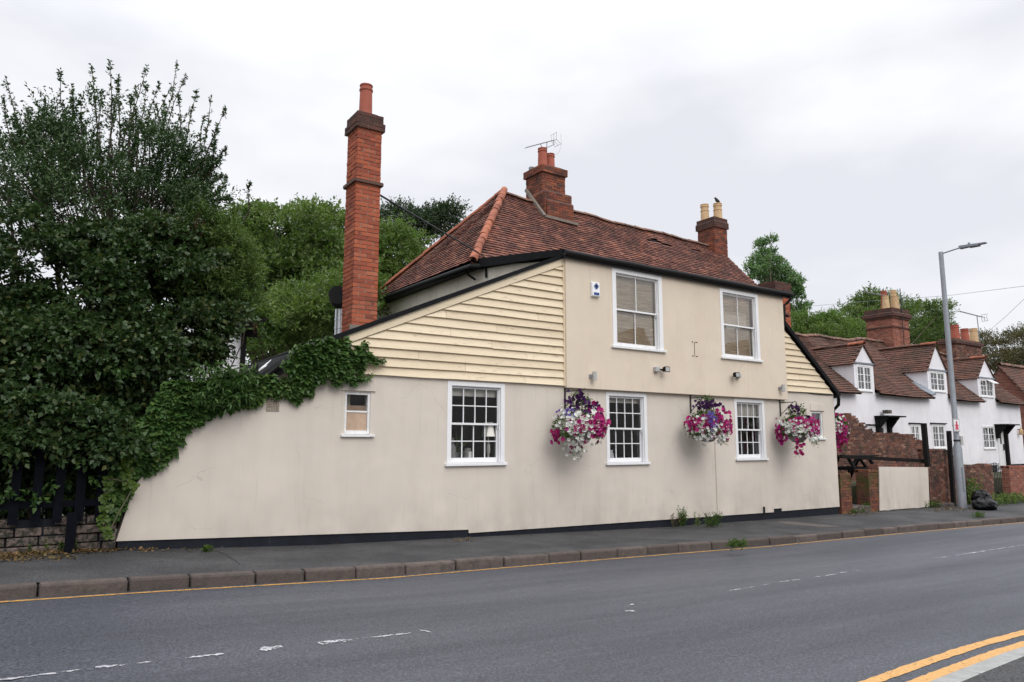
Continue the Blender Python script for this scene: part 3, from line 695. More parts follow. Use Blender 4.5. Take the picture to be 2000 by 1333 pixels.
# tall chimney on the left lean-to
cx0, cx1, cy0, cy1 = 4.555, 5.0, 11.38, 11.84
ch = brick_stack(cx0, cx1, cy0, cy1, 3.3, 7.1, pub, M['brick_red'], M['mortar'], 'chimney', 21, L_=.225, jit=.006)
tag(ch, 'tall slender red brick chimney', None)
m = MB(); m.k = 0
def capc(x0, x1, y0, y1, z0, z1, sd_):
    bricks_face(m, (x0,y0,0), (1,0,0), (0,-1,0), x1-x0, z0, z1, seed=sd_); bricks_face(m, (x0,y1,0), (0,-1,0), (-1,0,0), y1-y0, z0, z1, seed=sd_+1)
    bricks_face(m, (x1,y0,0), (0,1,0), (1,0,0), y1-y0, z0, z1, seed=sd_+2); bricks_face(m, (x1,y1,0), (-1,0,0), (0,1,0), x1-x0, z0, z1, seed=sd_+3)
    m.k = 1; m.box(x0+.01, x1-.01, y0+.01, y1-.01, z0+.003, z1-.003); m.k = 0
capc(cx0-.045, cx1+.045, cy0-.045, cy1+.045, 7.10, 7.25, 31); capc(cx0-.02, cx1+.02, cy0-.02, cy1+.02, 7.25, 7.40, 35)
m.k = 1; m.box(cx0+.06, cx1-.06, cy0+.06, cy1-.06, 7.397, 7.44)
m.build('chimney_cap', [M['brick_cap'], M['mortar_dark']], ch)
pot(ch, (4.78,11.61,7.42), .60, .118, M['pot_red'], (.80,))
m = MB(); zb = 6.14
for a, b in [((cx0-.03,cy0-.03),(cx1+.03,cy0-.03)), ((cx0-.03,cy0-.03),(cx0-.03,cy1+.03)), ((cx1+.03,cy0-.03),(cx1+.03,cy1+.03)), ((cx0-.03,cy1+.03),(cx1+.03,cy1+.03))]: m.bar((*a, zb), (*b, zb), .035, .055)
m.build('iron_band', M['rust'], ch)
m = MB(); m.tube([(5.0,11.5,6.02), (8.75,14.2,6.12)], .021, 6); m.tube([(8.75,14.2,6.12),(9.2,14.5,6.1)], .012, 6); m.build('tie_rod', M['iron'], ch)
m = MB(); m.box(4.5, 5.05, 11.32, 11.36, 3.40, 3.62); m.build('flashing', M['moss_flash'], ch)
# ridge chimney
ch = brick_stack(12.62, 13.5, 16.82, 17.66, 8.2, 9.98, pub, M['brick_dark'], M['mortar_dark'], 'chimney', 41, jit=.009)
tag(ch, 'stout sooty brick chimney astride the roof ridge', None)
m = MB(); m.k = 0
capc(12.56, 13.56, 16.76, 17.72, 9.80, 10.03, 45); m.build('chimney_cap', [M['brick_dark'], M['mortar_dark']], ch); m = MB(); capc(12.60, 13.64, 16.68, 17.74, 8.2, 9.20, 51); capc(12.66, 13.66, 16.62, 17.7, 8.2, 8.9, 55)
m.build('chimney_shoulder', [M['brick_dark'], M['mortar_dark']], ch)
m = MB(); m.box(12.68, 13.44, 16.88, 17.6, 10.027, 10.09); m.build('flaunching', M['mortar_dark'], ch)
pot(ch, (12.83,17.08,10.06), .60, .145, M['pot_red'], (.80,)); pot(ch, (13.22,17.2,10.06), .55, .145, M['pot_red'], (.80,))
m = MB(); m.lathe((12.72,17.5,10.06), [(.09,0),(.09,.1),(.07,.12),(.0,.13)], 12); m.build('chimney_pot', M['lead'], ch, smooth=True)
m = MB(); P_ = [(12.55,17.55), (12.52,16.58), (13.72,16.52)]
zr_ = lambda y: 5.85+(y-14.35)*3.2/2.85-.08
for a, b in zip(P_, P_[1:]): 
    m.bar((a[0], a[1], zr_(a[1])+.05), (b[0], b[1], zr_(b[1])+.05), .10, .08)
m.build('flashing', M['moss_flash'], ch)
# right chimney
ch = brick_stack(20.36, 21.05, 16.82, 17.6, 7.6, 9.62, pub, M['brick_dark'], M['mortar_dark'], 'chimney', 61, jit=.009)
tag(ch, 'sooty brick chimney at the right gable with two buff pots', None)
m = MB(); m.k = 0; capc(20.31, 21.10, 16.77, 17.65, 9.42, 9.66, 65); capc(20.34, 21.07, 16.8, 17.62, 9.66, 9.80, 69); m.build('chimney_cap', [M['brick_cap'], M['mortar_dark']], ch)
pot(ch, (20.50,17.35,9.79), .62, .155, M['pot_buff'], (.55, .82)); pot(ch, (20.80,17.0,9.79), .62, .16, M['pot_buff'], (.55, .82))
# chimney of the next building, right behind the gutter end
ch = brick_stack(21.15, 21.95, 15.0, 15.6, 4.0, 6.95, pub, M['brick_red'], M['mortar'], 'chimney', 71, jit=.006)
tag(ch, 'plain brick chimney behind the right end of the gutter', None)
m = MB(); capc(21.1, 22.0, 14.95, 15.65, 6.88, 7.18, 75); m.build('chimney_cap', [M['brick_cap'], M['mortar_dark']], ch)

# extract flue
p = Y(661, 655, 12.9)
m = MB(); m.tube([(p.x+.02,12.9,2.9),(p.x+.02,12.9,4.15)], .095, 14)
for z in (3.62, 3.78, 3.94): m.tube([(p.x+.02,12.9,z),(p.x+.02,12.9,z+.03)], .104, 14)
fl = m.build('extract_flue', M['duct'], pub, smooth=True)
m = MB(); c = Y(657, 582, 12.9); m.tube([(c.x+.12,13.05,c.z), (c.x-.08,12.62,c.z)], .17, 20); m.build('cowl', M['black'], fl, smooth=True)

# ---- windows
def bars(m, x0, x1, z0, z1, y0, y1, cols, rows, rail, bar_):
    a = [(x0, x1, z0, z0+rail[0]), (x0, x1, z1-rail[1], z1), (x0, x0+rail[2], z0+rail[0], z1-rail[1]), (x1-rail[2], x1, z0+rail[0], z1-rail[1])]
    for q in a: m.box(q[0], q[1], y0, y1, q[2], q[3])
    ix0, ix1, iz0, iz1 = x0+rail[2], x1-rail[2], z0+rail[0], z1-rail[1]
    for k in range(1, cols): xm = ix0+(ix1-ix0)*k/cols; m.box(xm-bar_/2, xm+bar_/2, y0+.008, y1-.006, iz0, iz1)
    for k in range(1, rows): zm = iz0+(iz1-iz0)*k/rows; m.box(ix0, ix1, y0+.010, y1-.008, zm-bar_/2, zm+bar_/2)
    return ix0, ix1, iz0, iz1
def sash_window(w_, yf, cols, rows, lab=None, fw=.085, worn_=False, blind=None, ov=.035):
    x0, x1, z0, z1 = w_; Mw = M['white']; Ms = M['white_worn'] if worn_ else Mw
    m = MB(); zb = z0+.055
    m.box(x0, x0+fw, yf-.014, yf+.15, zb, z1); m.box(x1-fw, x1, yf-.014, yf+.15, zb, z1); m.box(x0+fw, x1-fw, yf-.014, yf+.15, z1-fw*.9, z1)
    m.box(x0+fw, x0+fw+.018, yf+.02, yf+.04, zb, z1-fw*.9); m.box(x1-fw-.018, x1-fw, yf+.02, yf+.04, zb, z1-fw*.9)
    win = m.build('window', Mw, pub, bevel=.004)
    if lab: win['label'] = lab
    m = MB(); m.box(x0-ov, x1+ov, yf-.055, yf+.15, z0, z0+.05); m.build('sill', Ms, win, bevel=.006)
    ix0, ix1, iz0, iz1 = x0+fw, x1-fw, zb, z1-fw*.9; zm = (iz0+iz1)/2+.01
    m = MB(); u_ = bars(m, ix0, ix1, zm-.02, iz1, yf+.045, yf+.082, cols, rows, (.035,.04,.038), .018); m.build('sash', Mw, win)
    m = MB(); l_ = bars(m, ix0, ix1, iz0, zm+.02, yf+.088, yf+.125, cols, rows, (.085,.035,.038), .018)
    for xq in (ix0, ix1-.038): m.box(xq, xq+.038, yf+.060, yf+.087, zm-.075, zm-.021)
    m.build('sash', Ms, win)
    m = MB(); y_ = yf+.064; m.face([(u_[0],y_,u_[2]),(u_[1],y_,u_[2]),(u_[1],y_,u_[3]),(u_[0],y_,u_[3])])
    y_ = yf+.107; m.face([(l_[0],y_,l_[2]),(l_[1],y_,l_[2]),(l_[1],y_,l_[3]),(l_[0],y_,l_[3])]); m.build('pane', M['glass'], win)
    return win, (ix0, ix1, iz0, iz1)
def slat_blind(win, x0, x1, z0, z1, y, seed):
    m = MB(); r_ = random.Random(seed); z = z0; ph = r_.uniform(0, 6)
    while z < z1:
        w0_, w1_ = [r_.uniform(-.004, .004) for _ in range(2)]
        zl = .006*math.sin(z*9+ph); m.hexa([(x0,y-.006,z+w0_),(x1,y-.006,z+w1_+zl),(x1,y-.003,z+w1_+zl),(x0,y-.003,z+w0_),(x0,y+.012,z+.0210+w0_),(x1,y+.012,z+.0210+w1_+zl),(x1,y+.015,z+.0210+w1_+zl),(x0,y+.015,z+.0210+w0_)])
        z += .0215
    m.build('blind', M['blind'], win)
a1, i1 = sash_window(W1, D, 4, 2, 'larger sash window with ornaments on its sill')
a2, i2 = sash_window(W2, D, 4, 2); a3, i3 = sash_window(W3, D, 4, 2)
b1_, j1 = sash_window(U1, D-.1, 2, 1, 'upper sash window beside the alarm box, sill paint flaking', fw=.11, worn_=True, ov=.05)
slat_blind(b1_, j1[0], j1[1]-.02, j1[2], j1[3], D+.045, 5)
b2_, j2 = sash_window(U2, D-.1, 2, 1, 'upper sash window nearest the right gable', fw=.10, worn_=True, ov=.05)
slat_blind(b2_, j2[0], j2[1]-.05, j2[2]+.03, j2[3], D+.045, 8)
m = MB(); m.box(i1[0], i1[1], D+.15, D+.16, i1[3]-.17, i1[3]); m.build('blind', M['shade'], a1)
m = MB(); m.box(i2[0], i2[1], D+.15, D+.16, i2[3]-.13, i2[3]); m.build('blind', M['shade'], a2)
m = MB(); m.box(i3[0], i3[1], D+.15, D+.16, i3[3]-.33, i3[3]); m.build('blind', M['shade'], a3)
def small_window(w_, kind):
    x0, x1, z0, z1 = w_; yf = D
    m = MB(); f = .05; m.box(x0, x0+f, yf+.02, yf+.12, z0+.04, z1); m.box(x1-f, x1, yf+.02, yf+.12, z0+.04, z1); m.box(x0+f, x1-f, yf+.02, yf+.12, z1-f, z1); m.box(x0+f, x1-f, yf+.02, yf+.12, z0+.04, z0+.10)
    zm = z0+.04+(z1-z0)*.5
    if kind == 0: m.box(x0+f, x1-f, yf+.04, yf+.08, zm-.015, zm+.015)
    win = m.build('window', M['white_worn'], pub, bevel=.004)
    win['label'] = 'small window patched with bare plywood' if kind == 0 else 'narrow window with a turquoise poster'
    m = MB(); m.box(x0-.05, x1+.06, yf-.05, yf+.12, z0-.005, z0+.035); m.build('sill', M['white_worn'], win, bevel=.005)
    m = MB(); m.face([(x0+f,yf+.07,z0+.1),(x1-f,yf+.07,z0+.1),(x1-f,yf+.07,z1-f),(x0+f,yf+.07,z1-f)]); m.build('pane', M['glass'], win)
    if kind == 0:
        m = MB(); m.box(x0+f+.003, x1-f-.003, yf+.052, yf+.066, z0+.102, zm-.018); m.box(x0+f+.003, x1-f-.003, yf+.075, yf+.09, zm+.018, zm+.10); m.build('plywood_patch', M['ply'], win)
    else:
        m = MB(); m.k = 0; m.box(x0+.11, x1-.11, yf+.074, yf+.078, z0+.13, z1-.26); m.k = 1; m.box(x0+.12, x1-.13, yf+.071, yf+.0735, z0+.16, z0+.30); m.k = 2; m.box(x0+.13, x1-.2, yf+.070, yf+.0725, z0+.36, z0+.44); m.k = 2; m.box(x0+.05, x0+.10, yf+.071, yf+.075, z0+.2, z0+.38)
        m.build('poster', [M['turq'], M['blue'], M['plastic_white']], win)
    m = MB(); m.prism([(x0-.06, z1+.01), (x1+.07, z1+.01), (x1+.05, z1+.19), (x0-.0, z1+.2)], yf-.028, yf-.003); m.build('lintel', M['render_low'], win, bevel=.006)
small_window(W0, 0); small_window(W4, 1)

# vent grille, wall tie mark, conduit
m = MB(); m.k = 0; vx0, vx1, vz0, vz1 = 3.165, 3.355, 2.15, 2.34
for k in range(8): xq = vx0+k*(vx1-vx0-.012)/7; m.box(xq, xq+.012, D-.016, D-.003, vz0, vz1)
for k in range(8): zq = vz0+k*(vz1-vz0-.012)/7; m.box(vx0, vx1, D-.014, D-.003, zq, zq+.011)
m.k = 1; m.box(vx0, vx1, D-.004, D-.001, vz0, vz1); m.build('air_vent', [M['mortar'], M['tar']], pub)
m = MB(); m.box(12.585, 12.597, D-.106, D-.101, 3.62, 3.93)
for z in (3.605, 3.925): m.box(12.51, 12.55, D-.106, D-.101, z, z+.02); m.box(12.62, 12.69, D-.106, D-.101, z, z+.018)
m.build('wall_tie', M['rust'], pub)
m = MB(); m.box(13.27, 13.31, D-.014, D-.002, .06, 1.9); m.tube([(13.262,D-.006,.06),(13.262,D-.006,1.9)], .006, 6); m.build('cable_cover', M['render_low'], pub)
m = MB(); m.tube([(x_, D-.02, 2.955+.02*math.sin((x_-16)*3)) for x_ in (15.98, 16.3, 16.8, 17.3, 17.8, 18.05)], .008, 5); m.build('cable', M['black'], pub)
m = MB(); m.tube([(18.1,11.1,2.98),(18.16,11.1,2.85),(18.3,11.2,2.7),(18.36,11.4,2.55),(18.36,11.4,1.6)], .045, 8); m.tube([(18.16,D-.1,2.93),(18.24,16,2.93)], .06, 8); m.build('downpipe', M['black'], pub, smooth=True)
m = MB(); m.tube([(14.9,D-.03,.02),(14.9,D-.03,.18)], .022, 8); m.build('pipe_stub', M['tar'], pub); m = MB(); m.box(15.28, 15.66, D+.02, D+.2, -.1, .12); m.build('plinth_block', M['tar'], pub)

# things on the sill inside the larger sash window
def lathe_thing(name, label, cat_, c, prof, mat, grp=None):
    m = MB(); m.lathe(c, prof, 14); o = m.build(name, mat, None, True, loc=c); return tag(o, label, cat_, grp)
sz = 1.36
t = thing('table_lamp', 'white table lamp with pale shade standing inside the larger sash window', 'lamp', (7.27, D+.19, sz))
m = MB(); m.lathe((7.27,D+.19,sz), [(.07,0),(.07,.02),(.025,.05),(.02,.1),(.04,.17),(.035,.26),(.015,.33),(.01,.46)], 14); m.build('base', M['shade'], t, True)
m = MB(); m.lathe((7.27,D+.19,sz+.43), [(.125,0),(.085,.26)], 18, cap=False); m.build('lamp_shade', M['shade'], t, True)
lathe_thing('bottle', 'tall clear bottle at the left end of the windowsill', 'bottle', (6.52,D+.19,sz), [(.06,0),(.062,.02),(.062,.2),(.05,.25),(.018,.3),(.016,.38),(.02,.385),(.02,.4)], M['plastic_grey'])
lathe_thing('jar', 'squat glass jar on the windowsill between the bottle and the lamp', 'jar', (6.83,D+.19,sz), [(.085,0),(.09,.03),(.09,.15),(.06,.18),(.06,.22),(.0,.22)], M['plastic_grey'])
lathe_thing('jug', 'small white jug inside the middle ground floor sash window', 'jug', (10.27,D+.19,sz-.03), [(.05,0),(.07,.04),(.06,.12),(.045,.16),(.05,.2)], M['plastic_white'])
rng = np.random.default_rng(5)
t = thing('potted_plant', 'strappy green houseplant behind the glass of the larger sash window', 'plant', (6.75, D+.5, sz))
n = 14; P = np.tile(np.array([6.75, D+.5, sz+.12]), (n, 1)); Dd = rng.normal(size=(n, 3))*np.array([.6, .3, .2])+np.array([0, 0, 1.]); leaves_mesh('leaves', P, Dd, rng.normal(size=(n, 3)), np.full(n, .42), np.full(n, .06), M['lf_basket'], t)
m = MB(); m.lathe((6.75,D+.5,sz), [(.07,0),(.09,.14),(.0,.14)], 12); m.build('pot', M['plastic_grey'], t, True)

# ------------------------------------------------------------------ fittings on the upper wall
yw = D-.1
t = thing('alarm_box', 'white burglar alarm box with a blue emblem, left of the upper windows', 'alarm', (9.65, yw, 4.78))
m = MB(); m.hexa([(9.545,yw-.07,4.64),(9.745,yw-.07,4.64),(9.755,yw,4.62),(9.535,yw,4.62),(9.545,yw-.055,4.93),(9.745,yw-.055,4.93),(9.755,yw,4.95),(9.535,yw,4.95)]); bd = m.build('housing', M['plastic_white'], t, bevel=.012)
m = MB(); yy = yw-.072
def ring(m, cx, cz, r_, w_, n=14, y0=yy, ex=1., ez=1.):
    for k in range(n):
        a, b = 2*math.pi*k/n, 2*math.pi*(k+1)/n
        m.add([(cx+ex*(r_-w_)*math.cos(a),y0,cz+ez*(r_-w_)*math.sin(a)),(cx+ex*r_*math.cos(a),y0,cz+ez*r_*math.sin(a)),(cx+ex*r_*math.cos(b),y0,cz+ez*r_*math.sin(b)),(cx+ex*(r_-w_)*math.cos(b),y0,cz+ez*(r_-w_)*math.sin(b))], [(0,1,2,3)])
for dx, dz in ((.03,0),(-.03,0),(0,.034),(0,-.034)): ring(m, 9.645+dx, 4.845+dz, .03, .013)
m.box(9.633, 9.657, yy, yy+.003, 4.80, 4.89); m.box(9.605, 9.685, yy+.0005, yy+.003, 4.835, 4.857)
m.box(9.575, 9.715, yy-.002, yy+.004, 4.66, 4.715); m.build('emblem', M['blue'], t)
def wall_light(x, z, lab):
    t = thing('wall_light', lab, 'wall light', (x, yw, z), 'metal up and down lights on the upper wall')
    m = MB(); m.box(x-.055, x+.0, yw-.05, yw, z-.03, z+.03); m.build('bracket', M['steel'], t)
    m = MB(); m.tube([(x+.02,yw-.09,z-.085),(x+.02,yw-.09,z+.085)], .045, 14); m.build('body', M['plastic_grey'], t, True)
wall_light(9.52, 3.0, 'grey cylindrical wall light below the alarm box'); wall_light(15.63, 3.02, 'grey cylindrical wall light at the right end of the upper wall')
def flood(x, z, s_, lab):
    t = thing('floodlight', lab, 'floodlight', (x, yw, z), 'security floodlights on the upper wall')
    m = MB(); m.box(x-.06, x+.06, yw-.09, yw, z-.055, z+.055); m.build('sensor_box', M['plastic_grey'], t, bevel=.015)
    c = V((x+s_*.19, yw-.13, z)); m = MB(); q = [(-.075,-.05,-.06),(.075,-.05,-.06),(.05,.05,-.045),(-.05,.05,-.045),(-.075,-.05,.06),(.075,-.05,.06),(.05,.05,.045),(-.05,.05,.045)]
    m.hexa([V(p)+c for p in q]); m.bar(c+V((0,.05,-.02)), V((x+s_*.1,yw,z)), .02, .02); m.bar(c+V((-s_*.08,0,0)), V((x+s_*.05,yw-.05,z)), .02, .02); m.build('lamp_head', M['black'], t)
    m = MB(); y_ = c.y-.053; m.face([(c.x-.06,y_,z-.045),(c.x+.06,y_,z-.045),(c.x+.06,y_,z+.045),(c.x-.06,y_,z+.045)]); m.build('lens', M['plastic_grey'], t)
flood(11.33, 3.24, 1, 'floodlight between the upper windows with its black head on the right'); flood(14.02, 3.245, -1, 'floodlight under the right upper window with its black head on the left')

# ------------------------------------------------------------------ hanging baskets
def flowers(name, C, Nn, r0, mat, parent, rng, eye=None):
    n = len(C); K = 5; Nn = Nn/np.linalg.norm(Nn, axis=1)[:, None]
    ref = np.tile([0., 0, 1], (n, 1)); A = np.cross(Nn, ref); A /= np.linalg.norm(A, axis=1)[:, None]+1e-9; B = np.cross(Nn, A)
    m = MB(); m.k = 0
    for i in range(n):
        ph = rng.uniform(0, 6.28); r_ = r0*rng.uniform(.7, 1.2); c = C[i]; vs = [c-Nn[i]*r_*.35]; fs = []
        for k in range(2*K):
            t = ph+math.pi*k/K; rr = r_*(1.05 if k % 2 == 0 else .78); vs.append(c+(A[i]*math.cos(t)+B[i]*math.sin(t))*rr+Nn[i]*(r_*.12 if k % 2 == 0 else 0))
        for k in range(2*K): fs.append((0, 1+k, 1+(k+1) % (2*K)))
        m.add([tuple(v_) for v_ in vs], fs)
        if eye:
            m.k = 1; q = [c-Nn[i]*r_*.12+(A[i]*math.cos(a)+B[i]*math.sin(a))*r_*.2 for a in (0, 1.57, 3.14, 4.71)]; m.add([tuple(v_) for v_ in q], [(0,1,2,3)]); m.k = 0
    o = m.build(name, [mat, eye] if eye else mat, parent); o['kind'] = 'stuff'; return o
def basket(lab, bx, zc, seed, rx, cols, topcols, trail=(), bowl=False, tall=.5, yb=D-.003, ang=0.):
    """bx: where the bracket is fixed; the plant hangs from the arm's end"""
    rng = np.random.default_rng(seed); zt = 2.74; t = thing('hanging_basket', lab, 'hanging basket', (bx, yb, zt), 'petunia baskets hung along the pub front')
    ex = V((math.sin(ang)*.42, -math.cos(ang)*.42, 0)); B0 = V((bx, yb-.02, 0))
    m = MB(); m.box(bx-.015, bx+.015, yb-.02, yb, zt-.40, zt); arm = [B0+V((0,0,zt-.07)), B0+ex*.9+V((0,0,zt-.07)), B0+ex+V((0,0,zt-.05)), B0+ex*1.08+V((0,0,zt-.10)), B0+ex*1.04+V((0,0,zt-.17))]
    m.tube(arm, .011, 6); m.tube([B0+V((0,0,zt-.36)), B0+ex*.5+V((0,0,zt-.2)), B0+ex*.86+V((0,0,zt-.07))], .009, 6)
    hk = B0+ex*1.04+V((0,0,zt-.17)); cx, cy = hk.x, hk.y
    m.build('bracket', M['iron'], t)
    m = MB(); zb = zc-.10
    for k in range(3): a = k*2.09+.4; m.tube([hk, (cx+.2*math.cos(a), cy+.2*math.sin(a), zb+.12)], .004, 5)
    m.build('chain', M['iron'], t)
    m = MB(); m.lathe((cx,cy,zb-.24), [(.03,0),(.12,.02),(.2,.1),(.235,.2),(.24,.27),(.22,.27)], 20); m.build('basket', M['concrete'], t, True)
    # mound of leaves
    fx, fy = -cx, -cy; ln_ = math.hypot(fx, fy); fx /= ln_; fy /= ln_; lxx, lyy = -fy, fx
    def at(dl, dd, z): return np.stack([cx+lxx*dl+fx*dd, np.minimum(cy+lyy*dl+fy*dd, yb-.03), z], 1)
    def shell(n, z0_, sr, sz_, lo=-.5):
        q = rng.normal(size=(n, 3)); q /= np.linalg.norm(q, axis=1)[:, None]; q[:, 2] = np.clip(q[:, 2], lo, 1)
        P_ = np.array([cx, cy, z0_])+q*np.array([sr, sr, sz_])*rng.uniform(.75, 1.0, n)[:, None]; P_[:, 1] = np.minimum(P_[:, 1], yb-.06); return P_, q
    L_ = []
    C, q = shell(560, zc, rx*.90, .31); L_.append(sprigs(rng, C, q+rng.normal(size=q.shape)*.5, .08, 4, .7, .05, .026, .25))
    C2, q2 = shell(150, zc+.26+tall*.3, .15, tall*.48); L_.append(sprigs(rng, C2, q2+np.array([0,0,.6])+rng.normal(size=q2.shape)*.4, .12, 5, .6, .045, .02, .1))
    for (dx, dz, l_) in trail:
        k = 22; C3 = at(dx*.8+rng.normal(size=k)*.05, .22+rng.normal(size=k)*.06, zc+dz-rng.uniform(0, l_, k)); L_.append(sprigs(rng, C3, np.tile([0, -.2, -1.], (k, 1))+rng.normal(size=(k, 3))*.4, .08, 4, .7, .045, .02, .3))
    leaves_mesh('foliage', *cat(L_), M['lf_basket'], t)
    S = {}
    for key, dx, dz, sx_, sz_, n in cols:
        k = int(n*(.85 if key == 'white' else 1.05)); dl = np.clip(dx*.8+rng.normal(size=k)*sx_*.8, -rx, rx); pz_ = zc+dz+rng.normal(size=k)*sz_
        e_ = (dl/(rx*1.04))**2+((pz_-zc)/.42)**2; dd = rx*.86*np.sqrt(np.clip(1.08-np.clip(e_, 0, 1), 0.02, 1))+rng.uniform(.0, .05, k)
        P_ = at(dl, dd, pz_); nn = np.stack([lxx*dl/rx*.8+fx*.9, lyy*dl/rx*.8+fy*.9, (pz_-zc)*1.5+.15], 1)+rng.normal(size=(k, 3))*.25
        S.setdefault(key, []).append((P_, nn))
        kb = int(k*.35); a_ = rng.uniform(-.2, 2.2, kb); uz = rng.normal(size=kb)*.14; dirx = fx*np.cos(a_)+lxx*np.sin(a_); diry = fy*np.cos(a_)+lyy*np.sin(a_)
        rr_ = rx*.95*np.sqrt(np.clip(1-(uz/.42)**2, .1, 1)); S[key].append((np.stack([cx+dirx*rr_, np.minimum(cy+diry*rr_, yb-.05), zc+uz], 1), np.stack([dirx, diry, uz], 1)))
    for key, dx, dz, sx_, sz_, n in topcols:
        S.setdefault(key, []).append((at(dx*.8+rng.normal(size=n)*sx_, .14+rng.uniform(0, .1, n), zc+dz+rng.normal(size=n)*sz_), np.tile([fx, fy, .2], (n, 1))+rng.normal(size=(n, 3))*.4))
    for (dx, dz, l_) in trail:
        k = 22; S.setdefault('white' if l_ < .36 else 'mag', []).append((at(dx*.8+rng.normal(size=k)*.06, .3+rng.normal(size=k)*.05, zc+dz-rng.uniform(0, l_, k)), np.tile([fx, fy, 0], (k, 1))+rng.normal(size=(k, 3))*.4))
    nm = {'white': ('white_flowers', 'fl_white', .035, 'fl_eye'), 'mag': ('magenta_flowers', 'fl_mag', .048, None), 'purple': ('dark_purple_flowers', 'fl_purple', .042, None), 'violet': ('violet_flowers', 'fl_violet', .026, None)}
    for key, a in S.items():
        c_ = np.concatenate([x_[0] for x_ in a]); q_ = np.concatenate([x_[1] for x_ in a]); a_, b_, r0_, ey = nm[key]
        flowers(a_, c_, q_, r0_, M[b_], t, rng, M[ey] if ey else None)
    return t
basket('largest flower basket, with dark purple blooms on top, left of the middle sash window', 8.92, 1.98, 1, .54,
       [('white', -.15, .1, .22, .14, 75), ('white', .1, -.1, .22, .16, 55), ('mag', .42, .05, .10, .14, 62), ('mag', -.55, -.17, .07, .08, 22), ('mag', .0, .0, .2, .12, 12), ('violet', -.3, .27, .10, .05, 26), ('white', -.1, -.42, .15, .09, 34), ('mag', -.05, -.38, .08, .05, 7), ('white', .18, .15, .16, .08, 20)],
       [('purple', 0, .52, .10, .07, 30), ('purple', .25, .36, .12, .06, 22), ('purple', -.22, .45, .05, .08, 8), ('mag', .36, .28, .07, .06, 12)], [(-.08, -.3, .3)], tall=.5)
basket('round flower basket showing its grey bowl, hung between the middle and right sash windows', 12.50, 2.03, 2, .49,
       [('white', -.1, .0, .26, .13, 66), ('mag', -.38, .07, .14, .08, 40), ('mag', .5, -.02, .09, .14, 50), ('violet', .12, .14, .06, .08, 60), ('white', .0, -.2, .22, .09, 36), ('mag', .0, .08, .08, .06, 9), ('white', .5, -.05, .08, .12, 14)],
       [('purple', .02, .46, .15, .05, 34), ('purple', -.25, .5, .05, .03, 7), ('mag', .3, .3, .06, .04, 8)], [(.38, -.15, .2)], tall=.42)
basket('wide flower basket with a drooping magenta tail, right of the right hand sash window', 15.74, 2.02, 3, .47,
       [('white', -.1, .02, .28, .11, 100), ('mag', -.55, -.02, .09, .12, 34), ('mag', .1, .17, .25, .05, 34), ('mag', .55, .05, .1, .09, 36), ('white', .3, -.05, .2, .1, 34), ('white', -.55, .12, .07, .08, 12), ('mag', -.5, -.22, .09, .06, 16)],
       [('purple', -.02, .44, .09, .06, 16), ('purple', .35, .27, .05, .02, 5)], [(.02, -.12, .5), (.45, -.15, .2)], tall=.34)
basket('partly hidden flower basket round the right corner of the pub', 18.24, 2.06, 4, .42,
       [('white', .02, .08, .15, .11, 60), ('mag', -.1, .02, .12, .13, 22), ('mag', .2, -.18, .09, .14, 60), ('white', .0, .28, .14, .05, 12)],
       [('mag', -.05, .38, .12, .03, 8)], [(.12, -.1, .4)], tall=.1, yb=11.75, ang=1.2)

# ------------------------------------------------------------------ white cottages
CY = 15.0
cot = thing('cottage_row', 'row of low white cottages with brown tiled roof and three gabled dormers', 'house', (30, CY, .3))
def cw(pa, pb, z0=None):     # window rectangle from picture corners on the cottage wall
    a = Y(*pa, CY); b = Y(*pb, CY); return (a.x, b.x, b.z, a.z)
CW = [cw((1777,829),(1799,878)), cw((1819,829),(1848,877)), cw((1917,832),(1945.5,878)), cw((1694,832),(1709,868))]
x_d1, x_d2, x_d3 = 26.27, 31.72, 36.3
DR = [(x_d1+.04, .66, 4.66, 5.36), (31.86, .80, 4.72, 5.78), (x_d3, .82, 4.62, 5.50)]
DW = [(25.80, 26.82, 3.60, 4.60), (31.22, 32.50, 3.80, 4.68), (35.66, 36.95, 3.74, 4.58)]
rc = lambda w_: [(w_[0],w_[2]),(w_[1],w_[2]),(w_[1],w_[3]),(w_[0],w_[3])]
out2 = [(21.0,.3),(39.6,.3),(39.6,3.50)]
for (xc, h_, ze, za), _ in reversed(list(zip(DR, DW))): out2 += [(xc+h_,3.58),(xc+h_,ze),(xc,za),(xc-h_,ze),(xc-h_,3.58)]
out2 += [(21.0,3.58)]
m = MB(); m.prism(out2, CY, CY+.2, [rc(q) for q in CW+DW]); m.prism([(CY+.2,.3),(21.0,.3),(21.0,3.6),(18.0,6.1),(CY+.2,3.6)], 39.4, 39.6, axis='x')
m.box(21.0, 39.4, 20.9, 21.0, .3, 3.6); m.build('wall', M['white_render'], cot)
m = MB(); m.box(27, 36.6, CY-.03, CY-.002, .3, .72); m.box(37.85, 39.62, CY-.05, CY-.002, .3, .74); m.build('plinth', M['tar'], cot)
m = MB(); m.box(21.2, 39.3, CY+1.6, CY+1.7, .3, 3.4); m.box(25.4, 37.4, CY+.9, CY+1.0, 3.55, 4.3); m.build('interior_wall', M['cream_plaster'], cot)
CVL = math.hypot(3.3, 2.75); OC = (20.9, 14.72, 3.50)
sagC = lambda a, b: (b/CVL)*(.10*math.sin(a*.62+.4)+.035*math.sin(a*1.9)+.02*math.sin(a*3.7))+.02*math.sin(a*1.3+b)
ind = lambda a, b: all(not (abs(a+20.9-xc) < h_+.01 and b < .62) for xc, h_, _, _ in DR)
m = MB(); tiles(m, OC, (1,0,0), (0,3.3,2.75), 18.9, CVL, lambda a, b: b < CVL-.04 and a < 18.85 and a > 1.5 and ind(a, b), seed=71, sag=sagC, gauge=.115, width=.19, rough=1.5)
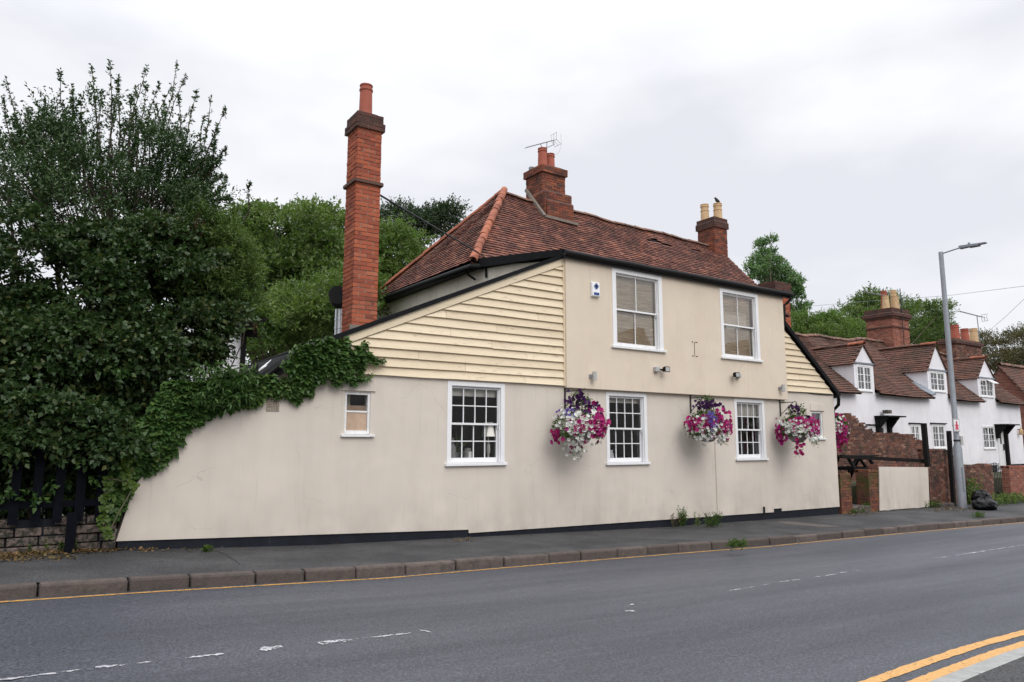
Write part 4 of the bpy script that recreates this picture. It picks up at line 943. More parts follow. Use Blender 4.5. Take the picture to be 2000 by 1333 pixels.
m.k = 1; deck(m, (20.9,14.72+.43*1.0,3.5+.43*.833), (1,0,0), (0,3.3,2.75), lambda b: 0, lambda b: 18.85, CVL-.56, lambda a, b: sagC(a, b+.56)-.03, nu=24)
segs = [(0, DR[0][0]-DR[0][1]-20.9), (DR[0][0]+DR[0][1]-20.9, DR[1][0]-DR[1][1]-20.9), (DR[1][0]+DR[1][1]-20.9, DR[2][0]-DR[2][1]-20.9), (DR[2][0]+DR[2][1]-20.9, 18.85)]
for a, b in segs: deck(m, OC, (1,0,0), (0,3.3,2.75), lambda q, a=a: a, lambda q, b=b: b, .62, sagC, nv=2)
m.k = 0; deck(m, (20.9,21.3,3.5), (1,0,0), (0,-3.3,2.75), lambda b: 0, lambda b: 18.85, CVL, sagC, 0)
cr_ = m.build('roof', [M['tile_brown'], M['felt']], cot)
m = MB(); xx = 21.0
while xx < 39.6: z0_ = 6.27+sagC(xx-20.9, CVL); z1_ = 6.27+sagC(xx+.4-20.9, CVL); halfround(m, (xx,18.03,z0_), (xx+.4,18.03,z1_), .12, .4, int(xx*7), .8); xx += .4
m.build('ridge_tiles', M['ridge_tile'], cr_)
for a, b in segs: m = MB(); m.bar((20.9+a,14.80,3.49+sagC(a, 0)), (20.9+b,14.80,3.49+sagC(b, 0)), .07, .05); m.build('eaves_board', M['timber'], cr_)
def cas(parent, w_, yf, cols, rows, lab=None, leaves=2, hood=True):
    x0, x1, z0, z1 = w_; f = .05
    m = MB(); m.box(x0, x1, yf-.02, yf+.08, z1-f, z1); m.box(x0, x1, yf-.05, yf+.08, z0, z0+f); m.box(x0, x0+f, yf-.02, yf+.08, z0+f, z1-f); m.box(x1-f, x1, yf-.02, yf+.08, z0+f, z1-f)
    wd = (x1-x0-2*f)/leaves
    for k in range(leaves): bars(m, x0+f+k*wd, x0+f+(k+1)*wd, z0+f, z1-f, yf-.005, yf+.04, cols, rows, (.05,.045,.045), .022)
    win = m.build('window', M['white'], parent)
    if lab: win['label'] = lab
    m = MB(); m.face([(x0+f,yf+.02,z0+f),(x1-f,yf+.02,z0+f),(x1-f,yf+.02,z1-f),(x0+f,yf+.02,z1-f)])
    if parent is cot:
        m.build('pane', M['glass'], win)
        if hood: m = MB(); m.box(x0-.12, x1+.12, yf-.07, yf-.003, z1+.02, z1+.06); m.build('drip_board', M['timber'], win)
    else: m.build('pane', M['glass'], parent)
    return win
for i, w_ in enumerate(CW): cas(cot, w_, CY, 2, 3, hood=(i != 2), leaves=2 if i < 3 else 1)
for k, ((xc, h_, ze, za), w_) in enumerate(zip(DR, DW)):
    t = None; m = MB()
    roofy = lambda z: 14.72+(z-3.5)*1.2
    for s_ in (-1, 1):
        xa, xb = (xc-h_, xc-h_+.08) if s_ < 0 else (xc+h_-.08, xc+h_)
        m.prism([(CY+.2,3.56),(roofy(ze)+.2,ze-.02),(CY+.2,ze-.02)], xa, xb, axis='x')
    m.box(xc-h_+.08, xc+h_-.08, CY+.21, roofy(ze)+.1, ze-.08, ze-.03); dm = m.build('dormer', M['white_render'], cot)
    cas(dm, w_, CY, 2, 3)
    # gabled tile roof of the dormer
    yb = roofy(za)+.5; ov = .09; sl = math.hypot(h_+ov, (za-ze)*(h_+ov)/h_); hz = (za-ze)*(h_+ov)/h_
    m = MB()
    for s_, sd_ in ((-1, 1), (1, 2)):
        O = (xc+s_*(h_+ov), CY-.07 if s_ < 0 else yb, za-hz+.03); u = (0, 1, 0) if s_ < 0 else (0, -1, 0); ul = yb-CY+.07
        tiles(m, O, u, (-s_*(h_+ov), 0, hz), ul, sl, lambda a, b: b < sl-.03 and .09 < a < ul-.09, seed=80+k*2+sd_, gauge=.115, width=.19, rough=1.3)
        m.k = 1; deck(m, O, u, (-s_*(h_+ov), 0, hz), lambda b: 0, lambda b: ul, sl, lambda a, b: 0, nv=2, nu=2, h=-.005); m.k = 0
    m.build('dormer_roof', [M['tile_brown'], M['tile_brown']], dm)
    m = MB(); halfround(m, (xc,CY-.10,za+.06), (xc,CY+.5,za+.06), .11, .3, 90+k, .8); m.k = 1; halfround(m, (xc,CY+.52,za+.06), (xc,yb,za+.06), .10, .36, 90+k, .7); m.build('ridge_tiles', [M['tile_orange'], M['tile_brown']], dm)
    m = MB(); m.box(xc-h_-.03, xc+h_+.03, CY-.05, CY-.003, ze-.03, ze+.03); m.build('drip_board', M['lead'], dm)
    if k == 1: m = MB(); m.hexa([V((xc-h_-.35, roofy(3.7+.0)-.25, 3.62)), V((xc-h_-.01, roofy(3.7)-.25, 3.62)), V((xc-h_-.01, roofy(4.7), 4.55)), V((xc-h_-.35, roofy(4.7), 4.55)), V((xc-h_-.3, roofy(3.7)-.25, 3.68)), V((xc-h_-.01, roofy(3.7)-.25, 3.72)), V((xc-h_-.01, roofy(4.7), 4.66)), V((xc-h_-.3, roofy(4.7), 4.62))]); m.build('lead_valley', M['lead'], dm)
# open light of the third dormer
m = MB(); q0 = V((36.35, CY-.02, 4.52)); m.hexa([q0+V(p) for p in [(0,-.26,-.16),(.55,-.26,-.16),(.55,0,0),(0,0,0),(0,-.27,-.13),(.55,-.27,-.13),(.55,0,.03),(0,0,.03)]]); m.build('open_light', M['white'], cot)
# doors
def door(px0, px1, pt, lab, full=True):
    a = Y(px0, pt, CY); b = Y(px1, pt, CY); zt = a.z; z0 = .6 if full else .6
    m = MB(); m.box(a.x, b.x, CY-.03, CY-.002, z0, zt)
    for k in range(4): xq = a.x+(b.x-a.x)*(k+.5)/4; m.box(xq-.008, xq+.008, CY-.036, CY-.03, z0+.05, zt-.05)
    d = m.build('door', M['white'], cot); d['label'] = lab
    m = MB(); m.box(b.x-.16, b.x-.10, CY-.09, CY-.031, 1.5, 1.56); m.box(b.x-.16, b.x-.13, CY-.10, CY-.031, 1.38, 1.66); m.box(a.x+.2, a.x+.32, CY-.045, CY-.037, zt-.75, zt-.3); m.build('handle', M['iron'], d)
    m = MB(); m.box(a.x-.20, b.x+.5, CY-.55, CY-.002, zt+.09, zt+.14)
    m.box(b.x+.005, b.x+.17, CY-.16, CY-.002, .6, zt+.085); m.box(a.x-.15, a.x-.005, CY-.15, CY-.002, zt-.5, zt+.085)
    for xq in (a.x-.1, b.x+.1): m.prism([(CY-.5,zt+.085),(CY-.17,zt-.32),(CY-.17,zt+.085)], xq-.05, xq+.05, axis='x')
    m.build('porch_hood', M['timber'], d)
door(1945.5, 1957, 835, 'white plank door under a black porch hood at the right end'); door(1713, 1729, 820, 'white door under a black porch hood half hidden by the ruined wall')
m = MB(); p = Y(1723, 812, CY); m.box(p.x-.15, p.x+.15, CY-.3, CY-.1, 2.80, 2.93); m.build('hood_stone', M['stone'], cot)
t = thing('wall_lantern', 'small brass wall lantern right of the black porch on the white cottage', 'wall lantern', (39.0, CY, 1.9)); p = Y(1988, 845, CY)
m = MB(); m.lathe((p.x,CY-.14,p.z-.12), [(.05,0),(.09,.02),(.10,.2),(.03,.3),(.01,.38)], 4); m.build('lantern', M['pot_buff'], t); m = MB(); m.box(p.x-.02, p.x+.02, CY-.14, CY, p.z+.12, p.z+.16); m.build('bracket', M['iron'], t)
# cottage chimneys
ch = brick_stack(33.3, 34.75, 17.45, 18.7, 5.6, 7.62, cot, M['brick_pink'], M['mortar_dark'], 'chimney', 101, jit=.01); tag(ch, 'big brick stack with clustered buff pots', None)
m = MB(); 
for e_, za, zb in ((.06, 7.02, 7.10), (.06, 7.45, 7.55), (.13, 7.55, 7.72), (.05, 7.72, 7.92)): capc(33.3-e_, 34.75+e_, 17.45-e_, 18.7+e_, za, zb, int(za*10))
m.build('chimney_cap', [M['brick_cap'], M['mortar_dark']], ch)
for x_, y_, h_, mt, bd_ in ((33.6,17.85,.68,'pot_buff',(.8,)), (34.15,17.75,1.0,'pot_buff',(.55,.7,.85)), (34.6,17.9,.8,'pot_buff',(.6,.85)), (34.5,18.4,1.12,'pot_red',(.6,.7,.8,.9))):
    pot(ch, (min(x_,34.65), y_, 7.9), h_, .165, M[mt], bd_, r1=.13)
m = MB(); m.tube([(34.0,17.35,5.9),(34.0,17.35,8.9)], .02, 5); m.build('support_rod', M['iron'], ch)
ch = brick_stack(39.3, 42.2, 17.5, 18.3, 5.6, 7.0, cot, M['brick_old'], M['mortar_dark'], 'chimney', 121, jit=.012); tag(ch, 'wide low brick stack with three pots', None)
m = MB(); capc(39.2, 42.3, 17.4, 18.4, 6.75, 6.92, 125); m.build('chimney_cap', [M['brick_cap'], M['mortar_dark']], ch)
for px, h_, mt in ((1869,.80,'pot_red'), (1887.5,.70,'pot_red'), (1905,.80,'pot_buff')):
    p = Y(px, 690, 17.9); pot(ch, (p.x, 17.9, 6.98), h_*1.05, .21, M[mt], (.82,))

# far brick house
a = Y(1953, 715, 17.2); FX = 41.6
def Xp(px, py, x0): d = ray(px, py); t = x0/d.x; return V((x0, d.y*t, ZC+d.z*t))
ap = Xp(1953, 716, FX); e1 = Xp(2004, 768, FX)
fh = thing('brick_house', 'red brick house with a tiled gable roof at the far right edge', 'house', (FX+3, 16, .3))
sl = (ap.z-e1.z)/(ap.y-e1.y); ey = ap.y-3.4; hw = 3.4
m = MB()
def gi(u_, z): yy_ = ap.y+hw-u_; return z < ap.z-abs(yy_-ap.y)*sl-.03
bricks_face(m, (FX,ap.y+hw,0), (0,-1,0), (-1,0,0), 2*hw, .3, ap.z, inside=gi, seed=7)
bricks_face(m, (FX,ap.y-hw,0), (1,0,0), (0,-1,0), 9, .3, ap.z-hw*sl, seed=8)
m.k = 1; m.prism([(ap.y-hw+.01,.3),(ap.y+hw,.3),(ap.y+hw,ap.z-hw*sl),(ap.y,ap.z-.02),(ap.y-hw+.01,ap.z-hw*sl)], FX+.012, FX+9, axis='x'); m.build('wall', [M['brick_pink'], M['mortar']], fh)
m = MB(); vl = math.hypot(hw+.3, (hw+.3)*sl)
tiles(m, (FX-.12,ap.y-hw-.3,ap.z-(hw+.3)*sl+.04), (1,0,0), (0,1,sl), 9.3, vl, lambda a, b: b < vl-.04, seed=9, gauge=.12, width=.2)
m.k = 1; deck(m, (FX-.1,ap.y-hw-.3,ap.z-(hw+.3)*sl+.04), (1,0,0), (0,1,sl), lambda b: 0, lambda b: 9.2, vl, lambda a, b: 0); deck(m, (FX-.1,ap.y+hw+.3,ap.z-(hw+.3)*sl+.04), (1,0,0), (0,-1,sl), lambda b: 0, lambda b: 9.2, vl, lambda a, b: 0)
rr_ = m.build('roof', [M['tile_brown'], M['felt']], fh)
m = MB(); halfround(m, (FX-.12,ap.y,ap.z+.08), (FX+9.2,ap.y,ap.z+.08), .12, .4, 5); m.build('ridge_tiles', M['ridge_tile'], rr_)

# ------------------------------------------------------------------ front gardens: brick walls, boards, posts
GY = 11.2
zg = lambda x: zp(x)-.05
def bwall(name, label, x0, x1, y0, y1, topf, mat, seed, z0=None, mortar='mortar_dark', coping=True, jit=.006):
    z0 = z0 if z0 is not None else zg(x1)-.1; zmax = max(topf(x0+(x1-x0)*k/20) for k in range(21)); m = MB()
    r_ = random.Random(seed)
    bricks_face(m, (x0,y0,0), (1,0,0), (0,-1,0), x1-x0, z0, zmax, inside=lambda u_, z: z < topf(x0+u_), seed=seed, jit=jit, d=.09)
    bricks_face(m, (x0,y1,0), (0,-1,0), (-1,0,0), y1-y0, z0, topf(x0), seed=seed+1, jit=jit)
    bricks_face(m, (x1,y0,0), (0,1,0), (1,0,0), y1-y0, z0, topf(x1), seed=seed+2, jit=jit)
    bricks_face(m, (x1,y1,0), (-1,0,0), (0,1,0), x1-x0, z0, zmax, inside=lambda u_, z: z < topf(x1-u_), seed=seed+3, jit=jit, d=.09)
    m.k = 1; n = 24
    P = [(x0+.01, z0)]+[(x1-.01, z0)]+[(x1-.01-(x1-x0-.02)*k/n, topf(x1-.01-(x1-x0-.02)*k/n)-.05) for k in range(n+1)]
    m.prism(P, y0+.02, y1-.02)
    if coping:
        m.k = 0; x = x0
        while x < x1-.05:       # uneven half-broken cap course
            l_ = r_.uniform(.12, .24); z = topf(min(x+l_/2, x1))-.045; yy_ = r_.uniform(-.008, .008)
            m.box(x, min(x+l_-.015, x1), y0-.01+yy_, y1+.01+yy_, z-.02, z+r_.uniform(.03, .065)); x += l_
    o = m.build(name, [mat, M[mortar]], None, loc=((x0+x1)/2, (y0+y1)/2, z0)); tag(o, label, 'wall'); return o
bwall('brick_pier', 'mossy narrow brick pier against the right end of the pub', 18.12, 18.62, 11.18, 11.6, lambda x: .86, M['brick_moss'], 201)
bwall('brick_pier', 'brick pier just left of the cream garden board', 19.48, 20.02, 11.18, 11.55, lambda x: .95, M['brick_moss'], 205)
bwall('garden_wall', 'low damp brick wall set back behind the stone step', 18.63, 19.5, 11.75, 12.0, lambda x: .55, M['brick_old'], 209)
m = MB(); m.box(18.6, 19.46, 11.68, 12.05, .55, .60); o = m.build('coping_slab', M['concrete'], None, loc=(19, 11.8, .55), bevel=.01); tag(o, 'grey slab lying on the low wall between the two brick piers', 'slab')
m = MB(); m.box(18.63, 19.47, 11.15, 11.7, zg(19), .0); o = m.build('stone_step', M['stone'], None, loc=(19, 11.4, zg(19)), bevel=.02); tag(o, 'worn stone step between the two brick piers', 'step')
m = MB(); m.box(22.95, 24.0, 11.0, 11.2, zg(23), zp(23)+.10); o = m.build('stone_step', M['stone'], None, loc=(23.5, 11.1, zg(23)), bevel=.02); tag(o, 'low stone slab at the foot of the tall brick wall', 'step')
bwall('garden_wall', 'low brick wall with upright top course behind the cream board', 20.03, 22.80, 11.25, 11.5, lambda x: .96, M['brick_old'], 215, coping=False)
m = MB(); x = 20.06; r_ = random.Random(2)
while x < 22.75: m.box(x, x+.068, 11.22, 11.47, .965, 1.08+r_.uniform(-.008, .008)); x += .08
o = m.build('soldier_course', M['brick_old'], None, loc=(21.4, 11.3, .965)); tag(o, 'row of upright dark bricks along the top of the wall over the cream board', 'coping')
a, b, c, d = [Y(*p, 11.15) for p in ((1718,998),(1815,991),(1812,913),(1717,912))]
m = MB(); pb = [(a.x,a.z)]+[(a.x+(b.x-a.x)*k/12, a.z+(b.z-a.z)*k/12+r_.uniform(-.012,.012)) for k in range(1, 12)]+[(b.x,b.z),(c.x,c.z),(d.x,d.z)]; m.prism(pb, 11.14, 11.165)
gb = m.build('garden_board', M['render_low'], None, loc=(21.4, 11.15, 0)); tag(gb, 'flat cream painted board fixed to the low brick wall', 'board')
m = MB(); p = Y(1760, 955, 11.13); m.box(p.x-.03, p.x+.03, 11.132, 11.139, p.z-.03, p.z+.03); m.box(p.x+.14, p.x+.19, 11.132, 11.139, p.z-.05, p.z-.01); m.box(p.x-.01, p.x+.02, 11.132, 11.139, p.z-.07, p.z-.03); m.build('rust_marks', M['rust'], gb)
def t1(x):
    z = 1.50-(x-22.8)*.03+.02*math.sin(x*9)
    return z if x < 24.1 else max(1.50-(x-24.1)*.9, .98)
bwall('garden_wall', 'tall crumbling brick garden wall between the cream board and the lamp post', 22.84, 24.45, 11.22, 11.5, t1, M['brick_old'], 221)
bwall('garden_wall', 'low old brick garden wall between the lamp post and the iron gate', 24.46, 27.1, 11.24, 11.5, lambda x: .98+.02*math.sin(x*5), M['brick_old'], 227)
bwall('garden_wall', 'neater pinkish brick garden wall right of the iron gate', 28.0, 38, 11.1, 11.35, lambda x: .92-(x-28)*.02, M['brick_pink'], 233, mortar='mortar', jit=.005)
def tr(x):
    if x < 23.55: return 2.66+.02*math.sin(x*7)
    if x < 24.9: return 2.66-(x-23.55)*.46+.07*math.sin(x*13)
    if x < 27.3: return 2.03+.025*math.sin(x*6)
    return 2.03-(x-27.3)*.3+.05*math.sin(x*11)
bwall('ruined_wall', 'ruined red brick wall with a stepped broken top in front of the cottages', 20.5, 28.5, 14.0, 14.35, tr, M['brick_old'], 241, z0=.3, mortar='mortar', jit=.007)
m = MB(); m.box(21.0, 60, 14.9, 40, -.1, .3); m.box(18.13, 60, 12.4, 14.9, -.1, .42); m.k = 0; struct(m.build('garden_terrace', M['soil']))
# posts, rail, table
def post(px0, py0, px1, py1, y, w_, lab):
    a = Y(px0, py0, y); b = Y(px1, py1, y); a.z = max(a.z, zp(a.x)-.02) if y < 11.3 else a.z
    m = MB(); m.bar(a, b, w_, w_, V((0,1,0))); o = m.build('timber_post', M['timber'], None, loc=a, bevel=.008); return tag(o, lab, 'post')
post(1811.5, 912, 1804, 827, 11.17, .13, 'black timber post at the right end of the black rail'); post(1863, 990, 1853, 842, 11.05, .115, 'black timber post leaning just left of the lamp post')
a = Y(1642, 892, 12.1); b = Y(1806, 901, 11.3); m = MB(); m.bar(a, b, .09, .10); o = m.build('timber_rail', M['timber'], None, loc=a); tag(o, 'long black horizontal rail in front of the ruined wall', 'rail')
t = thing('picnic_table', 'black timber picnic table behind the mossy brick piers', 'table', (20.3, 12.9, .42))
a = Y(1640, 890, 12.7); b = Y(1702, 890, 12.7); zt = a.z
m = MB()
for k in range(5): m.box(a.x-.1, b.x, 12.45+k*.15, 12.58+k*.15, zt-.04, zt)
m.build('table_top', M['timber'], t)
for px_, sd_ in ((1650, 0), (1690, 1)):
    q = Y(px_, 900, 12.7); m = MB(); m.bar((q.x-.0,12.6,zt-.05), (q.x-.1,12.05,.42), .09, .06, V((1,0,0))); m.bar((q.x,12.9,zt-.05), (q.x+.1,13.4,.42), .09, .06, V((1,0,0))); m.bar((q.x,11.95,zt-.4), (q.x,13.5,zt-.4), .05, .09); m.bar((q.x+(.5 if sd_ == 0 else -.5),12.6,zt-.08), (q.x,12.6,zt-.5), .05, .07, V((0,1,0))); m.build('leg_frame', M['timber'], t)
m = MB(); m.box(a.x-.1, b.x, 12.0, 12.25, zt-.40, zt-.36); m.build('bench_seat', M['timber'], t); m = MB(); m.box(a.x-.1, b.x, 13.3, 13.55, zt-.40, zt-.36); m.build('bench_seat', M['timber'], t)
# iron gate
gt = thing('iron_gate', 'black wrought iron garden gate between two brick walls', 'gate', (27.1, 11.35, zg(27)))
m = MB(); z0_ = zp(27)+.12
for k in range(8): m = MB(); xq = 27.15+k*.115; m.tube([(xq,11.36,z0_),(xq,11.36,.92+.12*math.sin(k/7*math.pi))], .012, 6); m.build('bar', M['iron'], gt)
m = MB()
for z in (z0_+.05, .80): m.box(27.1, 28.0, 11.345, 11.375, z, z+.03)
m.build('frame', M['iron'], gt); m = MB()
for k in range(4): ring(m, 27.25+k*.21, .93, .09, .022, 14, 11.36)
m.build('scroll', M['iron'], gt)

# street lamp
LB = G(1880, 993, 0); lx, ly, lz = LB.x, LB.y, LB.z
tz = Y(1838, 493, ly).z
t = thing('street_lamp', 'tall grey steel street lamp on the pavement before the cottages', 'street lamp', (lx, ly, lz))
m = MB(); m.tube([(lx,ly,lz-.05),(lx,ly,lz+.02),(lx,ly,lz+1.75),(lx,ly,lz+1.9),(lx,ly,lz+4.5),(lx,ly,tz)], [.125,.125,.12,.078,.074,.066], 20); m.box(lx-.08, lx+.02, ly-.128, ly-.1, lz+.5, lz+1.2); m.build('post', M['steel'], t, smooth=True)
he = Xp(1928, 475, lx+.05)
m = MB(); m.tube([(lx,ly,tz-.06),(lx,ly-.3,tz-.02),(lx,ly-.62,tz+.02)], .022, 8); m.build('arm', M['steel'], t, smooth=True)
m = MB(); y1 = ly-.55; y2 = he.y; zq = tz+.02; zh = he.z
m.hexa([(lx-.09,y1,zq-.05),(lx+.09,y1,zq-.05),(lx+.06,y2,zh-.02),(lx-.06,y2,zh-.02),(lx-.08,y1,zq+.05),(lx+.08,y1,zq+.05),(lx+.06,y2,zh+.02),(lx-.06,y2,zh+.02)])
m.hexa([(lx-.13,y1-.25,zq-.06),(lx+.13,y1-.25,zq-.06),(lx+.12,y2+.2,zh-.05),(lx-.12,y2+.2,zh-.05),(lx-.12,y1-.25,zq+.03),(lx+.12,y1-.25,zq+.03),(lx+.11,y2+.2,zh+.02),(lx-.11,y2+.2,zh+.02)])
m.lathe((lx,(y1+y2)/2+.1,(zq+zh)/2+.03), [(.035,0),(.035,.07),(.0,.08)], 10); m.build('lamp_head', M['lead'], t, bevel=.01)
sg = thing('street_sign', 'small square white sign with a red figure strapped to the lamp post', 'sign', (lx, ly-.12, lz+2.4)); c = Y(1868, 831, ly-.12)
m = MB(); m.box(c.x-.19, c.x+.19, ly-.125, ly-.115, c.z-.19, c.z+.19); m.build('plate', M['plastic_grey'], sg, bevel=.003)
m = MB(); y_ = ly-.128; m.box(c.x-.155, c.x+.155, y_, y_+.0025, c.z-.155, c.z+.155); m.build('face', M['plastic_white'], sg)
m = MB(); y_ = ly-.131; ring(m, c.x, c.z+.08, .05, .05, 12, y_); m.face([(c.x-.04,y_,c.z+.05),(c.x-.11,y_,c.z-.13),(c.x+.11,y_,c.z-.13),(c.x+.04,y_,c.z+.05)]); m.face([(c.x-.12,y_+.0005,c.z-.02),(c.x+.12,y_+.0005,c.z-.02),(c.x+.1,y_+.0005,c.z+.02),(c.x-.1,y_+.0005,c.z+.02)]); m.build('symbol', M['red'], sg)
m = MB(); ring(m, 0, 0, 0, 0); m = MB(); m.tube([(lx,ly,c.z-.02),(lx,ly,c.z+.02)], .085, 16); m.build('strap', M['steel'], sg)
c = Y(1876, 861, ly-.05); t = thing('junction_box', 'small grey box strapped to the lamp post below the sign', 'box', (c.x, ly-.1, c.z)); m = MB(); m.box(lx+.05, lx+.19, ly-.10, ly+.04, c.z-.14, c.z+.14); m.build('housing', M['plastic_grey'], t, bevel=.01); m = MB(); m.tube([(lx,ly,c.z-.02),(lx,ly,c.z+.03)], .092, 16); m.build('strap', M['iron'], t)
# bin bags
def bag(px, py, w_, h_, lab, seed, dz=0, dy=0.):
    from mathutils import noise as mn
    g_ = G(px, py, 0); c = V((g_.x, g_.y+dy, g_.z+dz)); m = MB(); nu, nv = 36, 22; vs = []
    for j in range(nv+1):
        th = math.pi*j/nv
        for i in range(nu):
            ph = 2*math.pi*i/nu; d = V((math.sin(th)*math.cos(ph), math.sin(th)*math.sin(ph), math.cos(th)))
            f = 1+.14*mn.noise(d*2.2+V((seed,0,0)))+.05*mn.noise(d*5+V((0,seed,0)))+.05*abs(mn.noise(d*13+V((0,seed,0))))+.05*math.sin(ph*9+seed)*max(0, d.z)
            p = V((d.x*w_*f, d.y*w_*.75*f, d.z*h_*f)); p.z = max(p.z, -h_*.62)
            if d.z > .93: p.z += (d.z-.93)*.5; 
            vs.append(c+p+V((0, 0, h_*.62)))
    fs = [(j*nu+i, (j+1)*nu+i, (j+1)*nu+(i+1) % nu, j*nu+(i+1) % nu) for j in range(nv) for i in range(nu)]
    m.add(vs, fs); o = m.build('bin_bag', M['bag'], None, loc=(c.x,c.y,c.z)); return tag(o, lab, 'bin bag', 'black bin bags dumped beside the lamp post')
bag(1924, 996, .40, .20, 'wide flat black bin bag lying lowest on the pavement', 3); bag(1922, 994, .32, .20, 'tied black bin bag piled on top of the flatter one', 7, .19, .05)

# aerials, wires, bird
def aerial(name, lab, base, mast, d, L_, n_el, seed=1, bow=False, rod=.012, brack=None):
    b = V(base); t = thing(name, lab, 'tv aerial', b); m = MB(); m.tube(([V(brack)] if brack else [])+[b, b+V(mast)], rod, 6); m.build('mast', M['alu'], t)
    d = V(d).normalized(); top = b+V(mast); m = MB(); s_ = d.cross(V((0,0,1))).normalized(); upv_ = s_.cross(d)
    a0 = top-d*L_*.68; a1 = top+d*L_*.32; m.tube([a0, a1], rod*.8, 5)
    if bow: m.tube([top-d*.28+V((0,0,.0)), top-d*.26-upv_*.13, top-upv_*.16, top+d*.26-upv_*.13, top+d*.28], .012, 5)
    m.build('boom', M['alu'], t); m = MB()
    for k in range(n_el): p = a0+(a1-a0)*(k+.5)/(n_el+2); m.tube([p-s_*.085, p+s_*.085], rod*.55, 4)
    q = a1-d*.12; m.build('elements', M['alu'], t); m = MB()
    for sgn in (-1, 1):
        for o_ in (-.12, .0, .12): m.tube([q+s_*o_, q+s_*o_*1.2+upv_*.20*sgn+d*.09], rod*.5, 4)
        m.tube([q-s_*.15+upv_*.19*sgn+d*.085, q+s_*.15+upv_*.19*sgn+d*.085], rod*.5, 4)
    m.build('reflector', M['alu'], t); return t
zp2 = Y(1068, 278, 17.3)
aerial('tv_aerial', 'tv aerial with a curved bracket above the two red ridge chimney pots', (zp2.x,17.3,10.0), (0,0,zp2.z-10.0), (.90,.0,.42), 1.35, 16, bow=True)
m = MB(); q = Y(1095, 262, 17.3); m.tube([q, q+V((.03,0,-.3)), q+V((-.05,0,-.6)), q+V((-.25,.0,-.8))], .006, 4); o = m.build('aerial_cable', M['plastic_grey'], None, loc=q); tag(o, 'thin cable looping down from the ridge aerial to the chimney', 'cable')
a = Y(1733, 640, 18.0); b = Y(1724, 577, 18.0)
aerial('tv_aerial', 'thin tv aerial on the left side of the big cottage chimney', (b.x,18.0,a.z), (0,0,b.z-a.z), (1,0,.02), 2.6, 16, rod=.016, brack=(33.25,18.0,a.z-.35))
a = Y(1918, 700, 17.9); b = Y(1908, 617, 17.9)
aerial('tv_aerial', 'tall tv aerial right of the three pots on the end cottage', (a.x,17.9,a.z-.4), (b.x-a.x,0,b.z-a.z+.4), (1,0,-.02), 3.0, 14, rod=.022)
m = MB(); y_ = 30; q = [Y(1575,599,y_), Y(1680,590,y_), Y(1850,578,24), Y(2010,558,16)]; m.tube(q, .012, 4); o = m.build('overhead_wire', M['alu'], None, loc=q[0]); tag(o, 'long overhead wire sloping up to the right above the cottages', 'wire')
m = MB(); q = [Y(1922,655,18), Y(1965,618,15.5), Y(2010,575,13)]; m.tube(q, .010, 4); o = m.build('overhead_wire', M['alu'], None, loc=q[0]); tag(o, 'short overhead wire rising steeply from the end cottage chimney', 'wire')
m = MB(); q = Y(1402, 387, 17.0); b0 = V((20.80,17.0,10.44))
m.tube([b0+V((.24,.0,-.06)), b0+V((.14,0,.0)), b0+V((.05,0,.06)), b0+V((-.03,0,.10)), b0+V((-.08,0,.15)), b0+V((-.12,0,.165)), b0+V((-.15,0,.155)), b0+V((-.18,0,.15))], [.012,.03,.06,.062,.042,.036,.02,.004], 10)
m.tube([b0+V((.0,.02,-.03)), b0+V((.0,.02,.06))], .006, 5); m.tube([b0+V((.0,-.02,-.03)), b0+V((.0,-.02,.06))], .006, 5)
o = m.build('pigeon', M['bird'], None, smooth=True, loc=b0); tag(o, 'dark pigeon perched on the buff chimney pot', 'bird')

# ------------------------------------------------------------------ left: low stone wall, picket fence, outbuildings
bw = MB(); r_ = random.Random(4); x0 = -3.2
for j in range(4):
    x = x0+(j % 2)*.12
    while x < 1.26:
        l_ = r_.uniform(.26, .5); q = min(x+l_-.02, 1.27); z = zp(0)-.04+j*.115
        if r_.random() < .96: dy = r_.uniform(-.03, .02); bw.box(x, q, 11.22+dy, 11.45, z, z+.1)
        x += l_
bw.k = 1; bw.box(x0, 1.26, 11.26, 11.44, .2, .70); o = bw.build('low_stone_wall', [M['stone'], M['tar']], None, loc=(0,11.3,.2), bevel=.012); tag(o, 'low mossy stone wall under the dark picket fence', 'wall')
fe = thing('picket_fence', 'blue black picket fence on the low stone wall', 'fence', (0, 11.2, .3))
x = -3.0; k = 0
while x < 1.15:
    m = MB(); z1 = 1.82+r_.uniform(-.03, .03); m.prism([(x,.66),(x+.105,.66),(x+.105,z1),(x+.052,z1+.05),(x,z1)], 11.10, 11.122); m.build('picket', M['timber_blue'], fe); x += .235
m = MB(); m.box(-3, 1.2, 11.125, 11.175, .85, .93); m.box(-3, 1.2, 11.125, 11.175, 1.5, 1.58); m.build('rail', M['timber_blue'], fe)
a = Y(141, 1000, 11.1); m = MB(); m.box(a.x-.055, a.x+.055, 11.0, 11.099, zp(a.x)-.02, .78); m.build('post', M['timber_blue'], fe)
ob = thing('white_outbuilding', 'white building corner glimpsed between the bush and the garden trees', 'building', (3.0, 17.0, 0))
a, b = Y(395, 712, 17), Y(474, 652, 17)
m = MB(); m.box(a.x, b.x, 17, 19, 0, b.z); m.build('wall', M['white_render'], ob)
m = MB(); m.bar((b.x+.02,16.97,a.z-1), (b.x+.02,16.97,b.z+.05), .10, .10, V((0,1,0))); c = Y(500, 655, 17); m.box(b.x+.08, c.x, 16.9, 17.0, c.z-.06, c.z+.10); m.build('timber_trim', M['timber'], ob)
